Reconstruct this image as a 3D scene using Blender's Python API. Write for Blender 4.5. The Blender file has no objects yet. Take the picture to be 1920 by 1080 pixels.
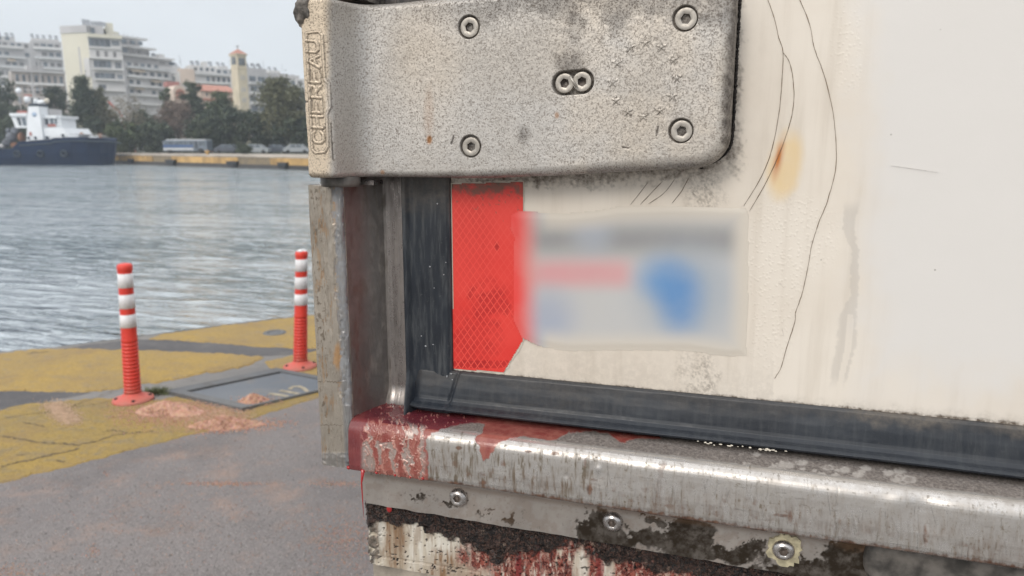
import bpy, bmesh, math, random
import numpy as np
from mathutils import Vector, Matrix

random.seed(7)
RNG = np.random.default_rng(11)
scene = bpy.context.scene
COL = scene.collection

# ------------------------------------------------------------------ camera
FPX, HORIZON, YAW = 1387.0, 276.0, math.radians(17.9)
CAM = np.array([0.0, -0.60, 1.45])
PITCH = math.atan((540 - HORIZON) / FPX)
FW = np.array([-math.sin(YAW) * math.cos(PITCH), math.cos(YAW) * math.cos(PITCH), -math.sin(PITCH)])
RT = np.array([math.cos(YAW), math.sin(YAW), 0.0])
UP = np.cross(RT, FW)
HF = np.array([-math.sin(YAW), math.cos(YAW), 0.0])

cam_data = bpy.data.cameras.new("camera")
cam_data.sensor_width = 36.0
cam_data.lens = FPX / 1920 * 36.0
cam_data.clip_start = 0.02
cam_data.clip_end = 6000
cam_data.dof.use_dof = True
cam_data.dof.focus_distance = 0.66
cam_data.dof.aperture_fstop = 10.0
cam = bpy.data.objects.new("camera", cam_data)
COL.objects.link(cam)
m3 = Matrix((RT, UP, -FW)).transposed()
cam.matrix_world = Matrix.Translation(CAM) @ m3.to_4x4()
scene.camera = cam

# ------------------------------------------------------------------ light
SUN_AZ = math.radians(194)      # compass angle the light comes from (x = sin, y = cos)
SUN_EL = math.radians(33)
world = bpy.data.worlds.new("World")
scene.world = world
world.use_nodes = True
wn, wl = world.node_tree.nodes, world.node_tree.links
wn.clear()
sky = wn.new('ShaderNodeTexSky')
sky.sky_type = 'NISHITA'
sky.sun_disc = False
sky.sun_elevation = SUN_EL
sky.sun_rotation = SUN_AZ
sky.dust_density = 3.0
sk = wn.new('ShaderNodeVectorMath'); sk.operation = 'SCALE'; sk.inputs['Scale'].default_value = 0.10
wl.new(sky.outputs[0], sk.inputs[0])
# overcast layer: brighter towards the zenith as an overcast sky is
tc = wn.new('ShaderNodeTexCoord')
sep = wn.new('ShaderNodeSeparateXYZ'); wl.new(tc.outputs['Generated'], sep.inputs[0])
rmp = wn.new('ShaderNodeValToRGB'); wl.new(sep.outputs['Z'], rmp.inputs[0])
els = rmp.color_ramp.elements
els[0].position = 0.0; els[0].color = (0.69, 0.735, 0.785, 1)
els[1].position = 1.0; els[1].color = (2.05, 2.08, 2.12, 1)
e = els.new(0.2); e.color = (0.80, 0.84, 0.88, 1)
nz = wn.new('ShaderNodeTexNoise'); nz.inputs['Scale'].default_value = 2.2; nz.inputs['Detail'].default_value = 5
mp = wn.new('ShaderNodeMapping'); mp.inputs['Scale'].default_value = (1, 1, 3.5)
wl.new(tc.outputs['Generated'], mp.inputs[0]); wl.new(mp.outputs[0], nz.inputs['Vector'])
cr = wn.new('ShaderNodeMapRange'); cr.inputs[1].default_value = 0.3; cr.inputs[2].default_value = 0.7
cr.inputs[3].default_value = 0.93; cr.inputs[4].default_value = 1.06
wl.new(nz.outputs[0], cr.inputs[0])
cm = wn.new('ShaderNodeVectorMath'); cm.operation = 'SCALE'
wl.new(rmp.outputs[0], cm.inputs[0]); wl.new(cr.outputs[0], cm.inputs['Scale'])
mx = wn.new('ShaderNodeMix'); mx.data_type = 'RGBA'; mx.inputs[0].default_value = 0.9
wl.new(sk.outputs[0], mx.inputs[6]); wl.new(cm.outputs[0], mx.inputs[7])
bg = wn.new('ShaderNodeBackground'); bg.inputs['Strength'].default_value = 1.0
wl.new(mx.outputs[2], bg.inputs[0])
wo = wn.new('ShaderNodeOutputWorld'); wl.new(bg.outputs[0], wo.inputs[0])

sun_data = bpy.data.lights.new("sun", 'SUN')
sun_data.energy = 1.25
sun_data.angle = math.radians(20)
sun_data.color = (1.0, 0.94, 0.86)
sun = bpy.data.objects.new("sun", sun_data)
COL.objects.link(sun)
sd = Vector((math.sin(SUN_AZ) * math.cos(SUN_EL), math.cos(SUN_AZ) * math.cos(SUN_EL), math.sin(SUN_EL)))
sun.rotation_euler = sd.to_track_quat('Z', 'Y').to_euler()
sun.location = (-4, -6, 9)

vs = scene.view_settings
scene.display_settings.display_device = 'sRGB'
vs.view_transform = 'Standard'
vs.look = 'None'
vs.exposure = 0.08
vs.gamma = 1.0
vs.use_curve_mapping = False
scene.cycles.max_bounces = 8
scene.cycles.volume_bounces = 2
scene.cycles.use_denoising = True


# ------------------------------------------------------------------ survey helpers
def ray(px, py):
    return FW * FPX + RT * (px - 960) + UP * (540 - py)


def on_y(px, py, y=0.0):
    """survey point on the upright plane y (door, sill, plate ...)"""
    d = ray(px, py)
    return CAM + d * ((y - CAM[1]) / d[1])


def on_z(px, py, z=0.0):
    """survey point on the level plane z (quay, water ...)"""
    d = ray(px, py)
    return CAM + d * ((z - CAM[2]) / d[2])


def far(px, py, dist):
    """survey point at a distance along the view"""
    return CAM + ray(px, py) * (dist / FPX)


def survey_uv(V):
    d = V - CAM
    w = d @ FW
    return 960 + FPX * (d @ RT) / w, 540 - FPX * (d @ UP) / w


# ------------------------------------------------------------------ numpy noise and shape fields
def vnoise(u, v, seed=0):
    r = np.random.default_rng(seed)
    T = r.random((256, 256))
    ui, vi = np.floor(u).astype(int), np.floor(v).astype(int)
    fu, fv = u - ui, v - vi
    fu = fu * fu * (3 - 2 * fu); fv = fv * fv * (3 - 2 * fv)
    a = T[ui % 256, vi % 256]; b = T[(ui + 1) % 256, vi % 256]
    c = T[ui % 256, (vi + 1) % 256]; d = T[(ui + 1) % 256, (vi + 1) % 256]
    return (a * (1 - fu) + b * fu) * (1 - fv) + (c * (1 - fu) + d * fu) * fv


def fbm(u, v, seed=0, octv=4, gain=0.5):
    s, a, t = 0, 1.0, 0
    for k in range(octv):
        s = s + a * vnoise(u * 2 ** k + 17.3 * k, v * 2 ** k + 9.1 * k, seed + k)
        t += a; a *= gain
    return s / t


def sstep(x, a, b):
    t = np.clip((x - a) / (b - a), 0, 1)
    return t * t * (3 - 2 * t)


def seg_d(u, v, a, b):
    ax, ay = a; bx, by = b
    dx, dy = bx - ax, by - ay
    L = dx * dx + dy * dy + 1e-12
    t = np.clip(((u - ax) * dx + (v - ay) * dy) / L, 0, 1)
    return np.hypot(u - ax - t * dx, v - ay - t * dy)


def line_d(u, v, pts):
    d = seg_d(u, v, pts[0], pts[1])
    for a, b in zip(pts[1:-1], pts[2:]):
        d = np.minimum(d, seg_d(u, v, a, b))
    return d


def poly_d(u, v, pts):
    """signed distance to a polygon, negative inside"""
    d = line_d(u, v, list(pts) + [pts[0]])
    ins = np.zeros(u.shape, bool)
    n = len(pts)
    for i in range(n):
        x1, y1 = pts[i]; x2, y2 = pts[(i + 1) % n]
        if y1 == y2:
            continue
        c = ((y1 > v) != (y2 > v)) & (u < (x2 - x1) * (v - y1) / (y2 - y1) + x1)
        ins ^= c
    return np.where(ins, -d, d)


def ell(u, v, cx, cy, rx, ry, soft=0.5):
    r = np.hypot((u - cx) / rx, (v - cy) / ry)
    return 1 - sstep(r, 1 - soft, 1 + soft)


# ------------------------------------------------------------------ object helpers
def thing(name, label, cat, loc=(0, 0, 0), group=None):
    o = bpy.data.objects.new(name, None)
    o.empty_display_size = 0.1
    COL.objects.link(o)
    o.location = Vector(loc)
    o['label'] = label; o['category'] = cat
    if group:
        o['group'] = group
    return o


def wloc(o):
    v = Vector(o.location)
    while o.parent:
        o = o.parent
        v = v + Vector(o.location)
    return v


def link(name, me, mat, parent=None, label=None, kind=None, cat=None, group=None):
    o = bpy.data.objects.new(name, me)
    COL.objects.link(o)
    if mat is not None and not me.materials:
        me.materials.append(mat)
    if parent is not None:
        o.parent = parent
    if label: o['label'] = label
    if kind: o['kind'] = kind
    if cat: o['category'] = cat
    if group: o['group'] = group
    return o


def mesh_from(name, V, Fc, smooth=False, off=None):
    me = bpy.data.meshes.new(name)
    V = np.asarray(V, float)
    if off is not None:
        V = V - np.array(off)
    me.from_pydata(V.tolist(), [], [list(map(int, f)) for f in Fc])
    if smooth:
        me.polygons.foreach_set('use_smooth', [True] * len(me.polygons))
    me.update()
    return me


def part(name, V, Fc, mat, parent, smooth=False, **kw):
    off = wloc(parent) if parent is not None else None
    return link(name, mesh_from(name, V, Fc, smooth, off), mat, parent, **kw)


def grid_mesh(name, X, Y, Z, attrs=None, close=False, smooth=True, flip=False):
    n, m = X.shape
    V = np.stack([X, Y, Z], -1).reshape(-1, 3)
    idx = np.arange(n * m).reshape(n, m)
    if close:
        a = idx[:-1, :]; b = idx[1:, :]
        q = np.stack([a, b, np.roll(b, -1, 1), np.roll(a, -1, 1)], -1).reshape(-1, 4)
    else:
        q = np.stack([idx[:-1, :-1], idx[1:, :-1], idx[1:, 1:], idx[:-1, 1:]], -1).reshape(-1, 4)
    if flip:
        q = q[:, ::-1]
    me = bpy.data.meshes.new(name)
    me.vertices.add(len(V)); me.vertices.foreach_set('co', V.ravel())
    me.loops.add(q.size); me.loops.foreach_set('vertex_index', q.ravel().astype(np.int32))
    me.polygons.add(len(q))
    me.polygons.foreach_set('loop_start', np.arange(0, q.size, 4, dtype=np.int32))
    me.polygons.foreach_set('use_smooth', np.full(len(q), smooth))
    me.update(calc_edges=True)
    for k, A in (attrs or {}).items():
        at = me.attributes.new(k, 'FLOAT', 'POINT')
        at.data.foreach_set('value', np.asarray(A, np.float32).ravel())
    return me


class MB:
    """collects simple shapes into one mesh"""
    def __init__(s):
        s.V, s.F = [], []

    def add(s, V, Fc):
        n = len(s.V)
        s.V += [tuple(map(float, v)) for v in V]
        s.F += [tuple(i + n for i in f) for f in Fc]
        return s

    def hexa(s, c):
        return s.add(c, [(0, 3, 2, 1), (4, 5, 6, 7), (0, 1, 5, 4), (1, 2, 6, 5), (2, 3, 7, 6), (3, 0, 4, 7)])

    def box(s, x0, x1, y0, y1, z0, z1):
        return s.hexa([(x0, y0, z0), (x1, y0, z0), (x1, y1, z0), (x0, y1, z0),
                       (x0, y0, z1), (x1, y0, z1), (x1, y1, z1), (x0, y1, z1)])

    def tube(s, pts, rad, n=8, cap=True):
        pts = [Vector(p) for p in pts]
        if not hasattr(rad, '__len__'):
            rad = [rad] * len(pts)
        rings = []
        for i, p in enumerate(pts):
            d = (pts[min(i + 1, len(pts) - 1)] - pts[max(i - 1, 0)]).normalized()
            a = d.orthogonal().normalized() if abs(d.z) > 0.9 else d.cross(Vector((0, 0, 1))).normalized()
            b = d.cross(a)
            rings.append([p + (a * math.cos(2 * math.pi * k / n) + b * math.sin(2 * math.pi * k / n)) * rad[i] for k in range(n)])
        V = [v for r in rings for v in r]
        Fc = []
        for i in range(len(pts) - 1):
            for k in range(n):
                Fc.append((i * n + k, i * n + (k + 1) % n, (i + 1) * n + (k + 1) % n, (i + 1) * n + k))
        if cap:
            Fc.append(tuple(range(n - 1, -1, -1)))
            Fc.append(tuple((len(pts) - 1) * n + k for k in range(n)))
        return s.add(V, Fc)

    def lathe(s, prof, c, n=32, axis='z'):
        """prof: list of (radius, height)"""
        V, Fc = [], []
        for r, h in prof:
            for k in range(n):
                a = 2 * math.pi * k / n
                p = (r * math.cos(a), r * math.sin(a), h) if axis == 'z' else (r * math.cos(a), -h, r * math.sin(a))
                V.append((p[0] + c[0], p[1] + c[1], p[2] + c[2]))
        for i in range(len(prof) - 1):
            for k in range(n):
                Fc.append((i * n + k, i * n + (k + 1) % n, (i + 1) * n + (k + 1) % n, (i + 1) * n + k))
        return s.add(V, Fc)

    def prism(s, pts, a, b):
        """polygon pts moved by vectors a and b, closed"""
        n = len(pts)
        V = [tuple(np.array(p) + a) for p in pts] + [tuple(np.array(p) + b) for p in pts]
        Fc = [tuple(range(n - 1, -1, -1)), tuple(range(n, 2 * n))]
        Fc += [(i, (i + 1) % n, (i + 1) % n + n, i + n) for i in range(n)]
        return s.add(V, Fc)

    def make(s, name, mat, parent, smooth=False, **kw):
        return part(name, s.V, s.F, mat, parent, smooth, **kw)


# ------------------------------------------------------------------ material helper
class Mat:
    def __init__(s, name):
        s.m = bpy.data.materials.new(name)
        s.m.use_nodes = True
        s.nt = s.m.node_tree
        s.N, s.L = s.nt.nodes, s.nt.links
        s.b = s.N['Principled BSDF']
        s._tc = None

    def put(s, sock, v):
        if isinstance(v, bpy.types.NodeSocket):
            s.L.new(v, sock)
        elif hasattr(v, '__len__'):
            v = tuple(v)
            if sock.type == 'RGBA' and len(v) == 3:
                v = v + (1,)
            sock.default_value = v
        elif sock.type == 'RGBA':
            sock.default_value = (v, v, v, 1)
        else:
            sock.default_value = v

    def obj(s, scale=(1, 1, 1), rot=(0, 0, 0), loc=(0, 0, 0)):
        if s._tc is None:
            s._tc = s.N.new('ShaderNodeTexCoord')
        q = s.N.new('ShaderNodeMapping')
        q.inputs['Scale'].default_value = scale
        q.inputs['Rotation'].default_value = rot
        q.inputs['Location'].default_value = loc
        s.L.new(s._tc.outputs['Object'], q.inputs[0])
        return q.outputs[0]

    def noise(s, scale, vec=None, detail=4, rough=0.55, dist=0.0, off=0.0):
        q = s.N.new('ShaderNodeTexNoise')
        q.inputs['Scale'].default_value = scale
        q.inputs['Detail'].default_value = detail
        q.inputs['Roughness'].default_value = rough
        q.inputs['Distortion'].default_value = dist
        s.L.new(vec if vec is not None else s.obj(loc=(off, off * 1.7, off * .6)), q.inputs['Vector'])
        return q.outputs[0]

    def voro(s, scale, vec=None, feature='F1', out='Distance', rnd=1.0):
        q = s.N.new('ShaderNodeTexVoronoi')
        q.feature = feature
        q.inputs['Scale'].default_value = scale
        q.inputs['Randomness'].default_value = rnd
        s.L.new(vec if vec is not None else s.obj(), q.inputs['Vector'])
        return q.outputs[out]

    def attr(s, n):
        q = s.N.new('ShaderNodeAttribute')
        q.attribute_name = n
        return q.outputs['Fac']

    def attrc(s, n):
        q = s.N.new('ShaderNodeAttribute')
        q.attribute_name = n
        return q.outputs['Color']

    def op(s, o, a, b=0.0, clamp=False):
        q = s.N.new('ShaderNodeMath')
        q.operation = o
        q.use_clamp = clamp
        s.put(q.inputs[0], a)
        s.put(q.inputs[1], b)
        return q.outputs[0]

    def step(s, x, a, b, lo=0.0, hi=1.0):
        q = s.N.new('ShaderNodeMapRange')
        q.interpolation_type = 'SMOOTHSTEP'
        s.put(q.inputs[0], x)
        q.inputs[1].default_value = a; q.inputs[2].default_value = b
        q.inputs[3].default_value = lo; q.inputs[4].default_value = hi
        return q.outputs[0]

    def mix(s, f, a, b):
        q = s.N.new('ShaderNodeMix')
        q.data_type = 'RGBA'
        s.put(q.inputs[0], f); s.put(q.inputs[6], a); s.put(q.inputs[7], b)
        return q.outputs[2]

    def mixf(s, f, a, b):
        q = s.N.new('ShaderNodeMix')
        q.data_type = 'FLOAT'
        s.put(q.inputs[0], f); s.put(q.inputs[2], a); s.put(q.inputs[3], b)
        return q.outputs[0]

    def bump(s, h, strength=0.5, dist=0.001, prev=None):
        q = s.N.new('ShaderNodeBump')
        s.put(q.inputs['Strength'], strength)
        q.inputs['Distance'].default_value = dist
        s.put(q.inputs['Height'], h)
        if prev is not None:
            s.L.new(prev, q.inputs['Normal'])
        return q.outputs[0]

    def out(s, col, rough=0.5, metal=0.0, nrm=None, spec=None, coat=None, coat_r=None):
        s.put(s.b.inputs['Base Color'], col)
        s.put(s.b.inputs['Roughness'], rough)
        s.put(s.b.inputs['Metallic'], metal)
        if nrm is not None: s.L.new(nrm, s.b.inputs['Normal'])
        if spec is not None: s.put(s.b.inputs['Specular IOR Level'], spec)
        if coat is not None: s.put(s.b.inputs['Coat Weight'], coat)
        if coat_r is not None: s.put(s.b.inputs['Coat Roughness'], coat_r)
        return s.m


def plain(name, col, rough=0.6, metal=0.0, var=0.12, scale=3.0, bump=0.0, bs=20.0, bd=0.005):
    a = Mat(name)
    n = a.noise(scale, detail=5)
    c = a.mix(a.step(n, 0.3, 0.7), tuple(x * (1 - var) for x in col), tuple(min(1, x * (1 + var)) for x in col))
    nr = a.bump(a.noise(bs, detail=6), bump, bd) if bump else None
    return a.out(c, rough, metal, nr)



# =================================================================== THE SETTING
def mat_ground(name, c1, c2, stain, grit=1.0, speck=(0.42, 0.40, 0.38), bumpd=0.006):
    a = Mat(name)
    big = a.noise(1.3, detail=5); mid = a.noise(7, detail=6, rough=0.65); fine = a.noise(110, detail=5, rough=0.7)
    c = a.mix(a.step(big, 0.32, 0.68), c1, c2)
    c = a.mix(a.op('MULTIPLY', a.step(mid, 0.50, 0.70), 0.55), c, stain)
    c = a.mix(a.op('MULTIPLY', a.step(fine, 0.30, 0.72), 0.42 * grit), c, tuple(x * .35 for x in c1))
    c = a.mix(a.op('MULTIPLY', a.step(a.noise(2.6, detail=7, rough=.7, off=5), 0.52, 0.68), 0.6 * grit), c, tuple(x * 1.12 for x in stain))
    c = a.mix(a.op('MULTIPLY', a.step(a.noise(1.9, detail=6, rough=.65, off=11), 0.54, 0.72), 0.5 * grit), c, tuple(x * .62 for x in c1))
    vo = a.voro(95)
    c = a.mix(a.op('MULTIPLY', a.step(vo, 0.26, 0.12), a.op('MULTIPLY', a.step(a.noise(30), 0.45, 0.6), 0.8 * grit)), c, speck)
    n = a.bump(fine, 0.55 * grit, bumpd)
    n = a.bump(a.step(vo, 0.1, 0.6), 0.35 * grit, 0.006, n)
    return a.out(c, 0.85, 0.0, n, spec=0.25)


M_asph = mat_ground('asphalt_dusty', (0.205, 0.186, 0.182), (0.242, 0.218, 0.210), (0.285, 0.20, 0.16))
M_conc = mat_ground('concrete_grey', (0.185, 0.180, 0.177), (0.235, 0.220, 0.205), (0.145, 0.135, 0.125), 0.6)
M_blackp = mat_ground('black_paint_worn', (0.088, 0.084, 0.088), (0.125, 0.120, 0.120), (0.16, 0.15, 0.14), 0.5, bumpd=.003)


def mat_yellow(name, ca, cb, under, worn):
    a = Mat(name)
    big = a.noise(1.8, detail=5); mid = a.noise(9, detail=6, rough=0.7); fine = a.noise(75, detail=5, rough=0.7)
    st = a.noise(5, a.obj((0.6, 2.2, 1), (0, 0, math.radians(-50))), detail=6)
    c = a.mix(a.step(big, 0.3, 0.7), ca, cb)
    w = a.op('MULTIPLY', a.step(a.op('ADD', a.op('MULTIPLY', mid, 0.6), a.op('MULTIPLY', st, 0.4)), 0.51 - worn, 0.65 - worn), 0.80)
    c = a.mix(w, c, under)
    c = a.mix(a.op('MULTIPLY', a.step(fine, 0.42, 0.70), 0.60), c, tuple(x * .45 for x in ca))
    c = a.mix(a.op('MULTIPLY', a.step(a.noise(3.2, detail=6, rough=.7, off=3), 0.48, 0.66), 0.55), c, (0.24, 0.165, 0.085))
    c = a.mix(a.op('MULTIPLY', a.step(a.noise(28, detail=5, rough=.75, off=8), 0.55, 0.68), 0.6), c, (0.20, 0.175, 0.14))
    n = a.bump(fine, 0.8, 0.008)
    n = a.bump(mid, 0.6, 0.012, n)
    return a.out(c, 0.8, 0.0, n, spec=0.25)


M_yel = mat_yellow('yellow_paint_quay', (0.38, 0.255, 0.078), (0.32, 0.225, 0.095), (0.27, 0.205, 0.13), 0.0)
M_yel_w = mat_yellow('yellow_paint_kerb', (0.355, 0.24, 0.068), (0.29, 0.21, 0.080), (0.235, 0.185, 0.11), 0.03)

EDGE = [(-700, 760), (-200, 686), (0, 659), (100, 651), (200, 640), (300, 626), (400, 611), (480, 601), (560, 592), (660, 580)]
edge_pts = [on_z(px, py, 0) for px, py in EDGE]
d0 = edge_pts[2] - edge_pts[0]; d0[2] = 0; d0 /= np.linalg.norm(d0)
d1 = edge_pts[-1] - edge_pts[-3]; d1[2] = 0; d1 /= np.linalg.norm(d1)
e_all = [edge_pts[0] - d0 * 250] + edge_pts + [edge_pts[-1] + d1 * 350]
# densify with small chips along the coping
ep = []
for i in range(len(e_all) - 1):
    a_, b_ = e_all[i], e_all[i + 1]
    n = 40 if 0 < i < len(e_all) - 2 else 1
    for k in range(n):
        q = a_ + (b_ - a_) * k / n
        if n > 1: q = q + np.array([random.gauss(0, .006), random.gauss(0, .006), 0])
        ep.append(q)
ep.append(e_all[-1])
land = [tuple(q) for q in ep] + [(320, 420, 0), (320, -320, 0), (-200, -320, 0)]
n_e = len(ep)
V = land + [(q[0], q[1], -3.5) for q in ep]
N = len(land)
Fc = [tuple(range(N - 1, -1, -1))] + [(i, i + 1, N + i + 1, N + i) for i in range(n_e - 1)]
me = mesh_from('quay_ground', V, Fc)
bm = bmesh.new(); bm.from_mesh(me); bmesh.ops.triangulate(bm, faces=[f for f in bm.faces if len(f.verts) > 4]); bmesh.ops.recalc_face_normals(bm, faces=bm.faces)
bm.to_mesh(me); bm.free()
link('quay_ground', me, M_conc, kind='structure')


def sheet(name, pts, z, mat, jit=3.0, seed=0, step=6, amp=1.0):
    """a flat patch with an irregular outline on the ground, 4 mm layers"""
    P = [np.array(p, float) for p in pts]
    out = []; s = 0.0
    for i in range(len(P)):
        a_, b_ = P[i], P[(i + 1) % len(P)]
        L = np.linalg.norm(b_ - a_)
        n = max(1, min(80, int(L / step)))
        nr = np.array([(b_ - a_)[1], -(b_ - a_)[0]]) / (L + 1e-9)
        for k in range(n):
            q = a_ + (b_ - a_) * k / n
            w = (fbm(np.array([s / 22]), np.array([seed + .5]), seed, 4)[0] - .5) * 2 * jit
            w += random.gauss(0, .5) * min(1, jit / 3)
            out.append(on_z(*(q + nr * w), z)); s += L / n
    # feathered rim: the edge slopes down to the ground over a few millimetres
    nO = len(out)
    area = sum(out[k][0] * out[(k + 1) % nO][1] - out[(k + 1) % nO][0] * out[k][1] for k in range(nO))
    sg_ = 1 if area > 0 else -1
    rim = []
    for k in range(nO):
        d = out[(k + 1) % nO] - out[k - 1]
        nn = np.array([d[1], -d[0], 0]) * sg_; nn /= np.linalg.norm(nn) + 1e-9
        p_ = out[k] + nn * .016; rim.append(np.array([p_[0], p_[1], .0006]))
    bm = bmesh.new()
    vs_ = [bm.verts.new(v) for v in out]; vr_ = [bm.verts.new(v) for v in rim]
    f = bm.faces.new(vs_)
    for k in range(nO): bm.faces.new((vs_[k], vs_[(k + 1) % nO], vr_[(k + 1) % nO], vr_[k]))
    bm.normal_update()
    bmesh.ops.recalc_face_normals(bm, faces=bm.faces)
    if f.normal.z < 0: bmesh.ops.reverse_faces(bm, faces=bm.faces)
    bmesh.ops.triangulate(bm, faces=[f])
    me = bpy.data.meshes.new(name); bm.to_mesh(me); bm.free()
    return link(name, me, mat, kind='structure')


sheet('asphalt', [(-60, 922), (0, 906), (120, 876), (250, 843), (350, 816), (430, 800), (500, 776), (590, 746), (680, 716), (1100, 640), (1400, 900), (1900, 1500), (700, 1800), (-500, 1500), (-500, 1060)], 0.004, M_asph, 4, 1)
sheet('yellow_paint', [(-60, 668), (0, 661), (60, 656), (110, 653.5), (180, 655), (300, 657), (400, 662), (490, 668), (470, 681), (420, 692), (330, 708), (250, 722), (160, 733), (70, 732), (-60, 728)], 0.008, M_yel, 3.5, 2)
sheet('yellow_paint', [(282, 634), (300, 628), (400, 613), (480, 603), (560, 594), (640, 584), (640, 648), (560, 652), (480, 648), (400, 641), (330, 637)], 0.008, M_yel, 2.5, 3)
sheet('yellow_paint', [(500, 676), (540, 668), (640, 650), (640, 712), (590, 707), (560, 703), (524, 695), (508, 687)], 0.008, M_yel, 2, 4)
sheet('black_paint', [(120, 653), (200, 641.5), (230, 637), (280, 636), (330, 638), (400, 643), (480, 650), (590, 655), (590, 660), (490, 667), (400, 661), (300, 656), (180, 654)], 0.004, M_blackp, 2.0, 5)
sheet('black_paint', [(-60, 732), (70, 735), (165, 736), (90, 750), (0, 764), (-60, 772)], 0.004, M_blackp, 2.5, 6)
sheet('yellow_paint', [(-60, 782), (0, 768), (60, 756), (140, 749), (215, 747), (290, 750), (330, 742), (452, 776), (520, 752), (600, 722), (640, 706), (640, 732), (590, 745), (500, 774), (430, 798), (350, 814), (250, 841), (120, 874), (0, 904), (-60, 920)], 0.008, M_yel_w, 4, 7)


# ---- water
def mat_water():
    a = Mat('harbour_water')
    v1 = a.obj((0.75, 3.4, 1), (0, 0, YAW))
    n1 = a.noise(0.50, v1, detail=3, rough=0.5, dist=0.8)
    n2 = a.noise(2.1, v1, detail=4, rough=0.58, dist=0.5)
    n3 = a.noise(9.0, v1, detail=3)
    big = a.noise(0.075, a.obj((0.55, 3.2, 1), (0, 0, YAW)), detail=5, rough=0.62, dist=0.4)
    amp = a.step(big, 0.40, 0.62, 0.36, 2.1)
    h = a.op('ADD', a.op('MULTIPLY', a.step(n1, 0.42, 0.78), 0.30), a.op('ADD', a.op('MULTIPLY', a.step(n2, 0.46, 0.74), 0.26), a.op('MULTIPLY', n3, 0.05)))
    n = a.bump(h, a.op('MULTIPLY', amp, 0.85), 0.42)
    lw = a.N.new('ShaderNodeLayerWeight'); lw.inputs['Blend'].default_value = 0.5
    a.L.new(n, lw.inputs['Normal'])
    fac = a.op('POWER', lw.outputs['Facing'], 0.85)
    gl = a.N.new('ShaderNodeBsdfGlossy'); gl.inputs['Roughness'].default_value = 0.06
    gl.inputs['Color'].default_value = (0.93, 0.96, 0.98, 1); a.L.new(n, gl.inputs['Normal'])
    df = a.N.new('ShaderNodeBsdfDiffuse'); df.inputs['Color'].default_value = (0.045, 0.078, 0.090, 1)
    ms = a.N.new('ShaderNodeMixShader')
    a.L.new(fac, ms.inputs[0]); a.L.new(df.outputs[0], ms.inputs[1]); a.L.new(gl.outputs[0], ms.inputs[2])
    a.N.remove(a.b)
    o = [q for q in a.N if q.type == 'OUTPUT_MATERIAL'][0]
    a.L.new(ms.outputs[0], o.inputs['Surface'])
    return a.m

M_water = mat_water()
wp = [(-420, -320), (420, -320), (420, 700), (-420, 700)]
me = mesh_from('harbour_water', [(x, y, -1.2) for x, y in wp], [(0, 1, 2, 3)])
link('harbour_water', me, M_water, kind='structure')

# =================================================================== THE TRAILER
trailer = thing('lorry_trailer', 'dirty white refrigerated lorry trailer, its rear corner with metal hinge, red reflector and stained sill', 'trailer', (0, 0, 0))

# ---- materials
def mat_cast():
    a = Mat('cast_aluminium')
    o = a.obj()
    sp = a.noise(700, detail=4, rough=0.72, dist=0.7)
    lg = a.noise(9, detail=5)
    fine = a.noise(1500, detail=2)
    pit = a.step(sp, 0.50, 0.60)
    dens = a.step(a.op('ADD', a.op('MULTIPLY', lg, 0.75), a.op('MULTIPLY', a.attr('grime'), 0.5)), 0.2, 0.75, 0.55, 1.0)
    pit = a.op('MULTIPLY', pit, a.op('MULTIPLY', dens, 1.25), True)
    base = a.mix(a.step(lg, 0.3, 0.7), (0.45, 0.415, 0.372), (0.55, 0.53, 0.505))
    base = a.mix(a.attr('warm'), base, (0.66, 0.55, 0.42))
    c = a.mix(a.op('MULTIPLY', pit, 0.74), base, (0.135, 0.105, 0.08))
    g = a.op('MULTIPLY', a.attr('grime'), a.step(a.noise(160, detail=5), 0.2, 0.7, 0.5, 1.0), True)
    c = a.mix(g, c, (0.045, 0.034, 0.027))
    c = a.mix(a.attr('rust'), c, (0.33, 0.15, 0.05))
    h = a.op('SUBTRACT', a.op('MULTIPLY', fine, 0.4), pit)
    met = a.op('MULTIPLY', a.op('SUBTRACT', 1.0, a.op('MAXIMUM', g, pit)), 0.5, True)
    return a.out(c, a.mixf(pit, 0.46, 0.85), met, a.bump(h, 0.4, 0.0005))


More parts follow.
